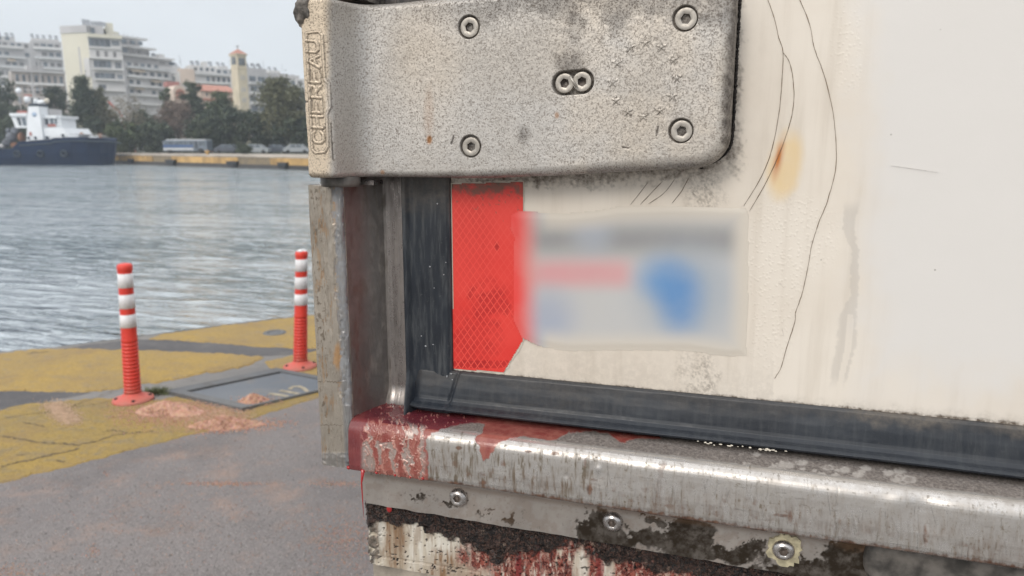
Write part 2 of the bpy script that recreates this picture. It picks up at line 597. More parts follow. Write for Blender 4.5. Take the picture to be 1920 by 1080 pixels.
def mat_sill():
    a = Mat('sill_stainless_steel')
    str_v = a.noise(140, a.obj((2.2, 1, 0.35)), detail=5)
    scr = a.noise(60, a.obj((0.25, 1, 6)), detail=6, rough=0.7)
    spot = a.noise(90, detail=6, rough=0.7)
    base = a.mix(a.step(spot, 0.35, 0.7), (0.52, 0.495, 0.47), (0.41, 0.38, 0.35))
    dz = a.op('MULTIPLY', a.attr('dirt'), a.step(str_v, 0.36, 0.62), True)
    c = a.mix(a.op('MULTIPLY', dz, 0.95), base, (0.10, 0.078, 0.05))
    hs_ = a.noise(46, a.obj((0.10, 1, 9)), detail=4, rough=.6)
    c = a.mix(a.op('MULTIPLY', a.step(hs_, 0.60, 0.66), a.op('MULTIPLY', a.step(a.noise(20, off=2), .45, .6), .5)), c, (0.17, 0.155, 0.14))
    vs2 = a.noise(60, a.obj((4.5, 1, 0.5)), detail=5, rough=.7)
    c = a.mix(a.op('MULTIPLY', a.step(vs2, 0.60, 0.68), .55), c, (0.16, 0.13, 0.09))
    ru = a.op('MULTIPLY', a.attr('rust'), a.step(spot, 0.3, 0.6, 0.45, 1.0), True)
    c = a.mix(ru, c, a.mix(a.step(str_v, .4, .6), (0.075, 0.036, 0.022), (0.15, 0.075, 0.045)))
    c = a.mix(a.attr('scr'), c, (0.085, 0.070, 0.055))
    il = a.attr('isl')
    c = a.mix(il, c, a.mix(a.step(spot, .35, .65), (0.40, 0.335, 0.28), (0.50, 0.45, 0.40)))
    tp = a.attr('dust')
    dust = a.mix(a.step(a.noise(420, detail=5, rough=0.7), 0.35, 0.65), (0.085, 0.070, 0.062), (0.21, 0.18, 0.16))
    c = a.mix(a.op('MULTIPLY', tp, 0.93), c, dust)
    c = a.mix(a.attr('salt'), c, (0.46, 0.425, 0.39))
    bl = a.attr('blood')
    deep = a.mix(a.step(a.noise(30, detail=4), 0.35, 0.65), (0.105, 0.020, 0.028), (0.175, 0.036, 0.040))
    thin = a.mix(a.step(a.noise(110, a.obj((1, 1, 0.3)), detail=4), 0.3, 0.7), (0.215, 0.048, 0.040), (0.31, 0.11, 0.085))
    bc = a.mix(a.attr('thin'), deep, thin)
    c = a.mix(bl, c, bc)
    rg = a.attr('ridge')
    c = a.mix(a.op('MULTIPLY', rg, 0.85), c, a.mix(a.noise(300), (0.38, 0.13, 0.105), (0.52, 0.30, 0.24)))
    nonm = a.op('MAXIMUM', a.op('MAXIMUM', a.op('MAXIMUM', bl, il), a.op('MULTIPLY', tp, 0.9)), a.op('MAXIMUM', rg, a.op('MAXIMUM', dz, ru)))
    met = a.op('MULTIPLY', a.op('SUBTRACT', 1.0, nonm, True), 0.62)
    ro = a.mixf(tp, a.mixf(a.step(spot, 0.3, 0.7), 0.22, 0.42), 0.75)
    ro = a.mixf(bl, ro, 0.22)
    ro = a.mixf(dz, ro, 0.65)
    n1 = a.bump(scr, 0.06, 0.0010)
    n2 = a.bump(a.noise(900, detail=3), a.op('MULTIPLY', tp, 0.5), 0.0008, n1)
    return a.out(c, ro, met, n2)


def mat_door():
    a = Mat('door_white_gel_coat')
    n = a.noise(7, detail=6)
    st = a.noise(55, a.obj((1.5, 1, 0.12)), detail=5)
    fine = a.noise(500, detail=4)
    clean = (0.69, 0.66, 0.625)
    warm = a.mix(a.step(n, 0.3, 0.7), (0.68, 0.605, 0.515), (0.74, 0.675, 0.59))
    c = a.mix(a.attr('warm'), clean, warm)
    c = a.mix(a.op('MULTIPLY', a.step(st, 0.45, 0.75), a.op('MULTIPLY', a.attr('warm'), 0.30)), c, (0.47, 0.40, 0.32))
    d = a.op('MULTIPLY', a.attr('dirt'), a.step(a.noise(190, detail=6, rough=0.7), 0.32, 0.62, 0.15, 1.0), True)
    c = a.mix(d, c, (0.10, 0.075, 0.055))
    c = a.mix(a.attr('run'), c, (0.47, 0.43, 0.385))
    c = a.mix(a.attr('rust'), c, a.mix(a.attr('core'), (0.74, 0.54, 0.27), (0.50, 0.15, 0.012)))
    sp = a.op('MULTIPLY', a.step(a.voro(48), 0.045, 0.025, 0.0, 1.0), a.step(a.noise(13), 0.5, 0.56))
    c = a.mix(a.op('MULTIPLY', sp, 0.6), c, (0.20, 0.17, 0.14))
    bl = a.op('MULTIPLY', a.step(a.voro(330, feature='SMOOTH_F1'), 0.1, 0.42, 1.0, 0.0), a.attr('blister'))
    n1 = a.bump(bl, 0.30, 0.0006)
    n2 = a.bump(fine, 0.05, 0.001, n1)
    n3 = a.bump(a.noise(16, detail=2), 0.15, 0.004, n2)
    return a.out(c, a.mixf(d, a.step(n, 0.3, 0.7, 0.30, 0.42), 0.8), 0.0, n3, spec=0.4)


def mat_tape():
    a = Mat('red_prismatic_tape')
    P = 0.0068
    k1 = a.obj((1 / P, 1, 1 / 0.0094))
    s_ = a.N.new('ShaderNodeSeparateXYZ'); a.L.new(k1, s_.inputs[0])
    u = a.op('ADD', s_.outputs['X'], s_.outputs['Z']); v = a.op('SUBTRACT', s_.outputs['X'], s_.outputs['Z'])
    fu = a.op('ABSOLUTE', a.op('SUBTRACT', a.op('FRACT', a.op('ADD', u, 100.0)), 0.5))
    fv = a.op('ABSOLUTE', a.op('SUBTRACT', a.op('FRACT', a.op('ADD', v, 100.0)), 0.5))
    edge = a.op('MAXIMUM', fu, fv)
    ln = a.step(edge, 0.40, 0.46)
    wear = a.step(a.noise(24, detail=4), 0.38, 0.62)
    base = a.mix(a.step(a.noise(14, detail=3), 0.35, 0.65), (0.67, 0.036, 0.028), (0.74, 0.058, 0.044))
    dk = a.attr('dark')
    base = a.mix(a.op('MULTIPLY', dk, a.step(edge, 0.47, 0.36)), base, (0.42, 0.016, 0.016))
    vis = a.op('MULTIPLY', ln, a.op('ADD', a.op('MULTIPLY', wear, 0.17), a.op('MULTIPLY', dk, 0.30)), True)
    c = a.mix(vis, base, (0.84, 0.16, 0.11))
    c = a.mix(a.attr('dirt'), c, (0.16, 0.095, 0.065))
    return a.out(c, 0.38, 0.0, a.bump(edge, 0.10, 0.0005), spec=0.45)


def mat_rubber(name, dusty=0.5):
    a = Mat(name)
    st = a.noise(70, a.obj((3.0, 1, 0.35)), detail=6, rough=0.65)
    sp = a.noise(260, detail=5, rough=0.75)
    c = a.mix(a.step(a.noise(12), 0.3, 0.7), (0.008, 0.011, 0.017), (0.018, 0.023, 0.031))
    c = a.mix(a.op('MULTIPLY', a.step(st, 0.44, 0.72), dusty), c, (0.115, 0.12, 0.12))
    c = a.mix(a.op('MULTIPLY', a.step(sp, 0.60, 0.72), dusty * 0.6), c, (0.20, 0.19, 0.17))
    d = a.op('MULTIPLY', a.attr('dirt'), a.step(sp, 0.25, 0.65, 0.4, 1.0), True)
    c = a.mix(d, c, (0.10, 0.085, 0.07))
    return a.out(c, a.step(st, 0.3, 0.7, 0.34, 0.55), 0.0, a.bump(sp, 0.12, 0.0008), spec=0.5)


def mat_steel(name, col, rough=0.35, metal=0.8, dirt=(0.13, 0.10, 0.07), amt=0.6, sc=60, vert=0.3, bump=0.15, rc=((0.22, 0.11, 0.05), (0.42, 0.27, 0.14))):
    a = Mat(name)
    st = a.noise(sc, a.obj((1.6, 1, vert)), detail=6, rough=0.68)
    sp = a.noise(sc * 4, detail=5, rough=0.7)
    d = a.op('MULTIPLY', a.op('MULTIPLY', a.step(st, 0.50, 0.68), a.step(sp, 0.35, 0.55)), amt, True)
    d = a.op('MAXIMUM', d, a.attr('dirt'))
    c = a.mix(a.step(a.noise(15), 0.3, 0.7), tuple(x * .85 for x in col), tuple(min(1, x * 1.1) for x in col))
    c = a.mix(d, c, a.mix(a.op('MULTIPLY', a.step(a.noise(55, detail=6, rough=.7, off=4), .46, .66), .8), dirt, tuple(min(.3, x * 2 + .055) for x in dirt)))
    c = a.mix(a.attr('rust'), c, a.mix(a.noise(120), rc[0], rc[1]))
    c = a.mix(a.attr('bare'), c, (0.25, 0.25, 0.255))
    scr = a.noise(80, a.obj((6, 1, 0.4)), detail=5)
    n = a.bump(scr, bump, 0.0008)
    n = a.bump(a.op('SUBTRACT', 1.0, d), 0.25, 0.0004, n)
    met = a.op('MULTIPLY', a.op('SUBTRACT', 1.0, a.op('MAXIMUM', d, a.attr('rust')), True), metal)
    return a.out(c, a.mixf(d, a.step(sp, 0.3, 0.7, rough * 0.8, rough * 1.2), 0.75), met, n, spec=a.mixf(d, 0.5, 0.12))


def mat_beam():
    a = Mat('beam_flaking_paint')
    st = a.noise(75, a.obj((2.4, 1, 0.22)), detail=6, rough=0.6)
    cl = a.noise(260, detail=5, rough=0.75, dist=1.0)
    c = a.mix(a.step(st, 0.36, 0.66), (0.50, 0.44, 0.35), (0.64, 0.60, 0.53))
    c = a.mix(a.op('MULTIPLY', a.attr('stain'), a.step(st, 0.3, 0.6, 0.4, 1.0)), c, (0.20, 0.11, 0.05))
    cl2 = a.noise(95, a.obj((1.4, 1, .8)), detail=5, rough=.7, dist=.8)
    rd = a.mix(a.step(cl, 0.40, 0.60), (0.085, 0.016, 0.012), (0.36, 0.095, 0.065))
    rd = a.mix(a.step(cl2, 0.50, 0.62), rd, a.mix(a.step(cl, .4, .6), (0.42, 0.20, 0.15), (0.58, 0.42, 0.34)))
    rd = a.mix(a.step(cl2, 0.44, 0.34), rd, (0.045, 0.012, 0.010))
    c = a.mix(a.attr('red'), c, rd)
    c = a.mix(a.attr('streak'), c, (0.24, 0.035, 0.032))
    g = a.mix(a.step(cl, 0.42, 0.60), (0.010, 0.008, 0.007), (0.075, 0.040, 0.030))
    g = a.mix(a.op('MULTIPLY', a.step(cl2, 0.56, 0.66), a.step(cl, .42, .55)), g, (0.20, 0.145, 0.11))
    g = a.mix(a.step(cl2, 0.45, 0.36), g, (0.010, 0.008, 0.008))
    c = a.mix(a.attr('grime'), c, g)
    c = a.mix(a.attr('hole'), c, (0.012, 0.009, 0.008))
    sp = a.noise(900, detail=4, rough=0.8)
    wet = a.op('MAXIMUM', a.attr('grime'), a.attr('red'))
    n = a.bump(cl, a.op('MULTIPLY', wet, 1.0), 0.0028)
    n = a.bump(sp, 0.15, 0.0006, n)
    return a.out(c, a.mixf(wet, 0.55, 0.15), 0.0, n)


M_cast, M_sill, M_door, M_tape = mat_cast(), mat_sill(), mat_door(), mat_tape()
M_rub_v, M_rub_h = mat_rubber('rubber_worn', 0.42), mat_rubber('rubber_dark', 0.16)
M_post = mat_steel('post_painted_steel', (0.44, 0.39, 0.33), 0.36, 0.68, (0.085, 0.065, 0.045), 0.85, 45, 0.35)
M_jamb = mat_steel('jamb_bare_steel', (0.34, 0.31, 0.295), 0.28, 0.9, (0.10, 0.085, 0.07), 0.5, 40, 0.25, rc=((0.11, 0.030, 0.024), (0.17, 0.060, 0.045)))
M_kick = mat_steel('kick_plate_steel', (0.38, 0.345, 0.315), 0.42, 0.5, (0.026, 0.019, 0.013), 0.12, 40, 0.7, rc=((0.10, 0.055, 0.032), (0.20, 0.125, 0.075)))
M_bolt = mat_steel('bolt_zinc', (0.43, 0.395, 0.35), 0.45, 0.55, (0.15, 0.12, 0.09), 0.5, 160, 1.0)
M_rivet = mat_steel('rivet_zinc', (0.50, 0.47, 0.45), 0.25, 0.95, (0.10, 0.06, 0.045), 0.5, 160, 1.0)
M_socket = plain('dark_socket', (0.11, 0.085, 0.07), 0.55, var=.4, scale=400)  # hex recess coloured dark so it reads as a shaded hole
M_dark = plain('dark_recess', (0.012, 0.011, 0.010), 0.8)
M_beam = mat_beam()
M_crack = plain('crack_dirt', (0.20, 0.145, 0.095), 0.9)
M_scr = plain('scratch_grey', (0.50, 0.46, 0.42), .8)
M_glue = plain('old_adhesive', (0.62, 0.57, 0.48), 0.8, bump=0.6, bs=300, bd=0.001)
M_white = plain('white_panel', (0.62, 0.60, 0.57), 0.4)
M_tar = plain('tar_lump', (0.13, 0.115, 0.10), 0.6, var=0.6, scale=120, bump=0.8, bs=250, bd=0.002)
M_lamp = plain('lamp_rubber', (0.10, 0.09, 0.08), 0.6, var=0.6, scale=60, bump=0.3, bs=150, bd=0.002)
mb_ = Mat('fresh_drip'); M_drip = mb_.out((0.36, 0.02, 0.02), 0.12, 0.0, spec=0.6)
mb_ = Mat('water_drop'); M_drop = mb_.out((0.30, 0.31, 0.32), 0.06, 0.0, spec=0.8)

YD = 0.05           # outer face of the door


# ---- body of the trailer behind what the photograph shows
b = MB()
b.box(-0.39, 2.14, 0.075, 13.0, 1.145, 3.80)
b.make('body', M_white, trailer)
b = MB()
for xx in (0.25, 1.35):
    b.box(xx, xx + 0.12, 0.6, 12.0, 0.86, 1.14)
b.make('chassis_rail', M_dark, trailer)
for yy in (2.3, 3.6, 4.9):
    for xx in (-0.05, 1.80):
        w = MB()
        pr = [(0.0, 0.16), (0.25, 0.16), (0.28, 0.19), (0.47, 0.19), (0.505, 0.15), (0.505, -0.10), (0.47, -0.14), (0.28, -0.14), (0.0, -0.10)]
        w.lathe(pr, (0, 0, 0), 40)
        V = [(xx - 0.02 + v[2], yy + v[0], 0.505 + v[1]) for v in w.V]
        part('wheel', V, w.F, M_dark, trailer, True)
    b = MB(); b.tube([(-0.05, yy, 0.505), (1.80, yy, 0.505)], 0.06, 12); b.make('axle', M_dark, trailer, True)
    for xx in (0.31, 1.41):
        b = MB(); b.box(xx - .05, xx + .05, yy - .06, yy + .06, 0.5, 0.87); b.make('axle_bracket', M_dark, trailer)

# ---- door panel
xs = np.concatenate([np.linspace(-0.29, 0.262, 640), np.linspace(0.30, 1.0, 12)])
zs = np.concatenate([np.linspace(1.205, 1.625, 480), np.linspace(1.70, 3.74, 12)])
X, Z = np.meshgrid(xs, zs)
Y = np.full_like(X, YD)
U, V = survey_uv(np.stack([X, Y, Z], -1))
nA = fbm(U / 22, V / 22, 1); nB = fbm(U / 60, V / 60, 5); nC = fbm(U / 7, V / 7, 9, 3)
warm = 1 - sstep(U + (nB - .5) * 90, 1560, 1690)
warm = np.maximum(warm, 0.75 * sstep(V + (nB - .5) * 120 - (U - 1620) * .06, 640, 760))
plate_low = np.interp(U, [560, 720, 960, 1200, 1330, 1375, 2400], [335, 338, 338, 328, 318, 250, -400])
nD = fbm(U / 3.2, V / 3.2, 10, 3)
under = (1 - sstep((V - plate_low) + (nA - .5) * 26 + (nC - .5) * 34 + (nD - .5) * 20, -2, 22)) * (.35 + .9 * nD)  # ragged dark band on the door just below the hinge plate
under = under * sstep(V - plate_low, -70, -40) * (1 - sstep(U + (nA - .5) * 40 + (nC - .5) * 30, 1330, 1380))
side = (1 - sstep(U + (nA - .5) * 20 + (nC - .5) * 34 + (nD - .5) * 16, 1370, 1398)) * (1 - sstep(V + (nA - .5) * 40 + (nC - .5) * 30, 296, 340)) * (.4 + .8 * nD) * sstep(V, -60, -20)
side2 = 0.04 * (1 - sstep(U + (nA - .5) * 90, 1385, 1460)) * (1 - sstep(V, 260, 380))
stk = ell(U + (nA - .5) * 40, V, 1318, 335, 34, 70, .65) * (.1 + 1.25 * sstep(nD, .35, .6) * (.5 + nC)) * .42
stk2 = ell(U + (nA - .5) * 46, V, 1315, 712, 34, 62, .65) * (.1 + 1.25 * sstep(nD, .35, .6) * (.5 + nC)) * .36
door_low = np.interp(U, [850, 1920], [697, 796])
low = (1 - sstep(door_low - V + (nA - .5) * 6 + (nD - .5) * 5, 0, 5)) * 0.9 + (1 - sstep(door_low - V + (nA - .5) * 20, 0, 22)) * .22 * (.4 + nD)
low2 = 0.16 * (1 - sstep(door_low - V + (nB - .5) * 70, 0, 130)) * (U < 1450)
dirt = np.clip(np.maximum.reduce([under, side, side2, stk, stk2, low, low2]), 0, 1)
cen = np.interp(V, [380, 430, 470, 560, 590, 650, 700, 740], [1598, 1590, 1603, 1601, 1590, 1586, 1574, 1566])
wd = np.interp(V, [380, 470, 560, 600, 650, 720], [17, 8, 9, 20, 22, 17])
run = (1 - sstep(np.abs(U - cen + (nC - .5) * 9), wd * .7, wd)) * sstep(V, 372, 400) * (1 - sstep(V, 700, 735)) * 0.42
run *= np.where((np.abs(U - cen - 5) < wd * .3) & (V > 590), 0.25, 1)
th = math.radians(12)
ru = (U - 1466) * math.cos(th) + (V - 300) * math.sin(th); rv = -(U - 1466) * math.sin(th) + (V - 300) * math.cos(th)
rust = ell(ru + (nA - .5) * 12, rv + (nA - .5) * 18, 8, 8, 31, 62, .35) * (0.55 + 0.5 * nB)
core = ell(ru, rv, -7, -2, 7, 34, .9)
rust = np.clip(np.maximum(rust, core * .95), 0, 1)
blister = ell(U, V, 1455, 490, 62, 130, .35) + ell(U, V, 1520, 440, 50, 70, .4) + 0.8 * ell(U, V, 1445, 640, 40, 60, .4) + .7 * ell(U, V, 1590, 90, 30, 90, .5)
dense = (X < 0.27) & (Z < 1.63)
attrs = {k: np.where(dense, v, dv) for k, v, dv in (('warm', warm, 0), ('dirt', dirt, 0), ('run', run, 0), ('rust', rust, 0), ('core', core, 0), ('blister', np.clip(blister, 0, 1), 0))}
Yb = Y - 0.0003 * (fbm(X * 9, Z * 9, 3) - .5) * dense
door = link('door', grid_mesh('door', X, Yb, Z, attrs, flip=True, smooth=True), M_door, trailer)
if door.data.polygons[0].normal.y > 0: door.data.flip_normals()
b = MB(); b.box(-0.29, 1.0, YD + 0.002, YD + 0.024, 1.205, 3.74); b.make('core_panel', M_white, door)


def ribbon(name, pts, w, y, mat, parent, n_sub=6, jit=0.0, thick=0.0003):
    """a thin strip with a little relief along surveyed points on the upright plane y"""
    P = [on_y(px, py, y) for px, py in pts]
    Q = []
    for i in range(len(P) - 1):
        p0, p1, p2, p3 = P[max(i - 1, 0)], P[i], P[i + 1], P[min(i + 2, len(P) - 1)]
        for k in range(n_sub):
            t = k / n_sub
            Q.append(0.5 * ((2 * p1) + (-p0 + p2) * t + (2 * p0 - 5 * p1 + 4 * p2 - p3) * t * t + (-p0 + 3 * p1 - 3 * p2 + p3) * t ** 3))
    Q.append(P[-1])
    V, Fc = [], []
    for i, q in enumerate(Q):
        d = Q[min(i + 1, len(Q) - 1)] - Q[max(i - 1, 0)]
        nrm = np.array([-d[2], 0, d[0]]); nrm /= np.linalg.norm(nrm) + 1e-9
        q = q + nrm * random.gauss(0, jit)
        ww = w * (0.55 + 0.8 * random.random())
        if i in (0, len(Q) - 1): ww *= 0.3
        V += [q + nrm * ww / 2, q + np.array([0, -thick, 0]), q - nrm * ww / 2]
    for i in range(len(Q) - 1):
        Fc += [(3 * i, 3 * i + 1, 3 * i + 4, 3 * i + 3), (3 * i + 1, 3 * i + 2, 3 * i + 5, 3 * i + 4)]
    return part(name, V, Fc, mat, parent)


cracks = [
    [(1436, -20), (1440, 0), (1452, 35), (1460, 70), (1468, 98), (1466, 150), (1462, 200), (1453, 255), (1441, 300), (1420, 345), (1394, 386)],
    [(1468, 98), (1480, 116), (1487, 150), (1488, 195), (1477, 245), (1456, 300), (1432, 350), (1405, 396)],
    [(1493, -20), (1500, 0), (1518, 45), (1527, 90), (1545, 140), (1560, 200), (1567, 260), (1567, 315), (1552, 375), (1535, 418), (1522, 460), (1514, 505), (1504, 550), (1492, 585), (1490, 605), (1474, 655), (1464, 690), (1452, 710)],
    [(1215, 342), (1182, 384)], [(1242, 340), (1200, 384)], [(1265, 336), (1245, 362), (1216, 382)], [(1291, 334), (1278, 358), (1260, 381)],
]
for i, cr_ in enumerate(cracks):
    ribbon('crack', cr_, 0.00046 if i < 3 else 0.0004, YD - 0.0006, M_crack, door, jit=0.00006)
for s_ in ([(1670, 311), (1690, 313), (1722, 318), (1760, 323)], [(1518, 452), (1526, 453)], [(1461, 530), (1467, 535)], [(1466, 614), (1469, 630)],
           [(1065, 352), (1073, 343)]):
    ribbon('scratch', s_, 0.00018, YD - 0.0006, M_scr, door)

# ---- red reflective tape with the glue it was laid in
tp = [(846, 344), (900, 342), (981, 340), (981, 500), (979, 640), (964, 668), (945, 699), (900, 695), (851, 691), (849, 520)]
def outline(pts, grow=0.0, jit=0.0, y=YD, step=12):
    c = np.mean(pts, 0)
    o = []
    for i in range(len(pts)):
        a_, b_ = np.array(pts[i], float), np.array(pts[(i + 1) % len(pts)], float)
        L = np.linalg.norm(b_ - a_); n = max(1, int(L / step))
        for k in range(n):
            q = a_ + (b_ - a_) * k / n
            d = np.array([(b_ - a_)[1], -(b_ - a_)[0]]) / L
            q = q + d * (grow + random.gauss(0, jit))
            o.append(on_y(q[0], q[1], y))
    return o

gl = outline(tp, 2.0, 1.4, YD, 6)
b = MB(); b.prism(gl, np.array([0, -0.0007, 0]), np.array([0, 0.0005, 0])); b.make('glue_edge', M_glue, door)
tx = np.linspace(-0.272, -0.197, 76); tz = np.linspace(1.225, 1.42, 196)
TX, TZ = np.meshgrid(tx, tz)
TY = np.full_like(TX, YD - 0.0012)
U, V = survey_uv(np.stack([TX, TY, TZ], -1))
sdp = poly_d(U, V, [(846, 344), (981, 340), (980, 641), (945, 699), (850, 692)])
n1 = fbm(U / 18, V / 18, 21); n2 = fbm(U / 6, V / 6, 22, 3)
dark = 0.75 * ell(U + (n1 - .5) * 50, V + (n1 - .5) * 50, 920, 565, 34, 36, .4) + 0.55 * ell(U + (n1 - .5) * 50, V + (n1 - .5) * 60, 890, 640, 42, 50, .5) + 0.8 * (V > 676) * (V < 690) + 0.25 * ell(U, V, 885, 450, 40, 90, .6) + .8 * ell(U, V, 932, 462, 4, 9, .5)
dirt = (1 - sstep(V - 341 + (n1 - .5) * 50 + (n2 - .5) * 26, 0, 22)) * .85 + 0.5 * sstep(n2 - 0.25 * sstep(V, 345, 420), 0.60, 0.66) * (V < 420)
keep = sdp < 0
me = grid_mesh('reflective_tape', TX, TY, TZ, {'dark': np.clip(dark * (0.4 + n2), 0, 1), 'dirt': np.clip(dirt, 0, 1)}, flip=True)
bm = bmesh.new(); bm.from_mesh(me)
bm.verts.ensure_lookup_table()
kf = keep.ravel()
bmesh.ops.delete(bm, geom=[v for v in bm.verts if not kf[v.index]], context='VERTS')
bm.to_mesh(me); bm.free()
if me.polygons[0].normal.y > 0: me.flip_normals()
link('reflective_tape', me, M_tape, door)

# ---- sticker with softly blurred print
sx = np.linspace(-0.214, 0.012, 180); sz = np.linspace(1.245, 1.40, 124)
SX, SZ = np.meshgrid(sx, sz)
SY = np.full_like(SX, YD - 0.0014)
SY = SY + .0003
U, V = survey_uv(np.stack([SX, SY, SZ], -1))
outl = [(958, 402), (970, 395), (1060, 399), (1110, 395), (1160, 386), (1260, 383), (1390, 384), (1404, 394), (1404, 560), (1400, 668), (1360, 670), (1290, 659), (1140, 658), (1060, 660), (1010, 650), (978, 634), (962, 600), (962, 480), (964, 445), (956, 430)]
sd_ = poly_d(U, V, outl)
SY = SY + 0.0008 * sstep(sd_, -16, 0) - 0.0012 * (1 - sstep(U, 988, 1030))
colr = np.zeros(U.shape + (3,)); colr[:] = (0.50, 0.485, 0.465)
def lay(mask, c):
    global colr
    colr = colr * (1 - mask[..., None]) + np.array(c) * mask[..., None]
def box_m(cx, cy, rx, ry, s):
    return (1 - sstep(np.abs(U - cx), rx - s, rx + s)) * (1 - sstep(np.abs(V - cy), ry - s * .8, ry + s * .8))
lay(0.55 * ell(U, V, 1230, 590, 190, 110, .8), (0.50, 0.505, 0.51))
lay(0.78 * box_m(1195, 450, 205, 26, 34), (0.235, 0.235, 0.24))
lay(0.45 * ell(U, V, 1110, 440, 34, 34, .8), (0.42, 0.47, 0.56))
lay(0.75 * box_m(1090, 513, 92, 24, 26), (0.66, 0.27, 0.28))
lay(0.8 * ell(U, V, 1285, 550, 80, 78, .7), (0.30, 0.36, 0.43))
lay(0.72 * ell(U, V, 1242, 522, 40, 36, .85), (0.10, 0.27, 0.53))
lay(0.80 * ell(U, V, 1275, 560, 38, 54, .80), (0.085, 0.24, 0.50))
lay(0.7 * ell(U, V, 1028, 593, 44, 44, .85), (0.30, 0.35, 0.47))
lay(1 - sstep(U, 966, 1022), (0.76, 0.06, 0.05))
edge_f = sstep(sd_, -40, 0)
lay(1.0 * sstep(sd_, -48, -3) * sstep(U, 1005, 1035), (0.615, 0.555, 0.475))
me = grid_mesh('sticker', SX, SY, SZ, None, flip=True)
at = me.color_attributes.new('print', 'FLOAT_COLOR', 'POINT')
at.data.foreach_set('color', np.concatenate([colr, np.ones(U.shape + (1,))], -1).astype(np.float32).ravel())
bm = bmesh.new(); bm.from_mesh(me); bm.verts.ensure_lookup_table()
kf = (sd_ < 0).ravel()
bmesh.ops.delete(bm, geom=[v for v in bm.verts if not kf[v.index]], context='VERTS')
bm.to_mesh(me); bm.free()
if me.polygons[0].normal.y > 0: me.flip_normals()
a = Mat('sticker_print')
nn = a.noise(26, detail=4)
c = a.mix(a.step(nn, 0.3, 0.7, 0.0, 0.12), a.attrc('print'), (0.55, 0.51, 0.45))
M_stick = a.out(c, 0.42)
link('sticker', me, M_stick, door, label='pale sticker with a blurred grey band, pink band and blue shield')

# ---- rubber seals
def seal_v():
    prof = [(-0.3194, 0.066), (-0.3192, 0.050), (-0.3185, 0.0425), (-0.3165, 0.0395), (-0.314, 0.0405), (-0.311, 0.0445), (-0.3075, 0.0462), (-0.295, 0.0450), (-0.280, 0.0440), (-0.2735, 0.0440), (-0.2705, 0.0465), (-0.2697, 0.0520)]
    px_ = np.interp(np.linspace(0, 1, 90), np.linspace(0, 1, len(prof)), [p[0] for p in prof])
    py_ = np.interp(np.linspace(0, 1, 90), np.linspace(0, 1, len(prof)), [p[1] for p in prof])
    zz = np.linspace(1.188, 1.60, 220)
    Xv, Zv = np.meshgrid(px_, zz); Yv, _ = np.meshgrid(py_, zz)
    n = fbm(Xv * 120, Zv * 30, 31)
    Yv = Yv + (n - .5) * 0.0012
    # the strip flares out and folds where it meets the lower seal
    t = 1 - sstep(Zv, 1.19, 1.235)
    Yv = Yv - t * 0.012 * np.exp(-((Xv + 0.3165) / 0.004) ** 2) - 0.004 * t
    Xv = Xv + t * 0.0035 * (Xv < -0.31)
    U, V = survey_uv(np.stack([Xv, Yv, Zv], -1))
    d = (1 - sstep(V + (fbm(U / 15, V / 15, 3) - .5) * 60, 345, 420)) * .75
    return grid_mesh('seal', Xv, Yv, Zv, {'dirt': d}, flip=True)

me = seal_v()
link('door_seal', me, M_rub_v, trailer, label='upright black rubber door seal')

lo_L, lo_R = on_y(775, 768, 0.030), on_y(1920, 893, 0.030)
zlow = 0.5 * (lo_L[2] + lo_R[2])
hp = [(0.0565, 1.2345), (0.0475, 1.2343), (0.0455, 1.2325), (0.0440, 1.226), (0.0420, 1.219), (0.0405, 1.212), (0.0400, zlow + .0110), (0.0390, zlow + .0080), (0.0360, zlow + .0055), (0.0320, zlow + .0037), (0.0296, zlow + .0020), (0.0302, zlow + .0002), (0.0325, zlow - .0008), (0.036, zlow - .0005), (0.0375, zlow - .003)]
ts = np.linspace(0, 1, 110)
hy = np.interp(ts, np.linspace(0, 1, len(hp)), [p[0] for p in hp])
hz = np.interp(ts, np.linspace(0, 1, len(hp)), [p[1] for p in hp])
xx = np.concatenate([np.linspace(-0.3135, 0.262, 560), np.linspace(0.3, 1.0, 10)])
HX, HY_ = np.meshgrid(xx, hy); _, HZ = np.meshgrid(xx, hz)
n = fbm(HX * 14, HZ * 40, 33)
HYb = HY_ + (n - .5) * 0.0016 + 0.0012 * np.sin(HX * 11 + 1.2)
HYb += 0.0022 * np.exp(-((HX + 0.268 - (HZ - 1.215) * .25) / 0.0014) ** 2) * sstep(HZ, 1.192, 1.205)   # fold line
HYb += 0.004 * (1 - sstep(HX, -0.3135, -0.300))
U, V = survey_uv(np.stack([HX, HYb, HZ], -1))
nA = fbm(U / 20, V / 20, 41); nB = fbm(U / 5, V / 5, 42, 3)
top = np.interp(U, [850, 1920], [700, 797])
d = 0.9 * (1 - sstep(V - top + (nA - .5) * 40, 4, 34)) * (ell(U, V, 1690, 785, 90, 30, .6) + .8 * ell(U, V, 1900, 815, 40, 40, .6) + .35)
d = d + 0.35 * ell(U + (nA - .5) * 80, V, 1010, 765, 120, 26, .7) * nB
link('door_seal', grid_mesh('seal_low', HX, HYb, HZ, {'dirt': np.clip(d, 0, 1)}), M_rub_h, trailer, label='lower dark blue-black rubber door seal')

# small drops on the seal and bits of old glue at its lower lip
def drop(px, py, y, r, mat, name='water_drop', sx=1.0, sz=1.0):
    p = on_y(px, py, y)
    bm = bmesh.new()
    bmesh.ops.create_icosphere(bm, subdivisions=2, radius=r)
    V = [(v.co.x * sx + p[0], v.co.y * .55 + p[1], v.co.z * sz + p[2]) for v in bm.verts]
    Fc = [tuple(v.index for v in f.verts) for f in bm.faces]
    bm.free()
    return part(name, V, Fc, mat, trailer, True)

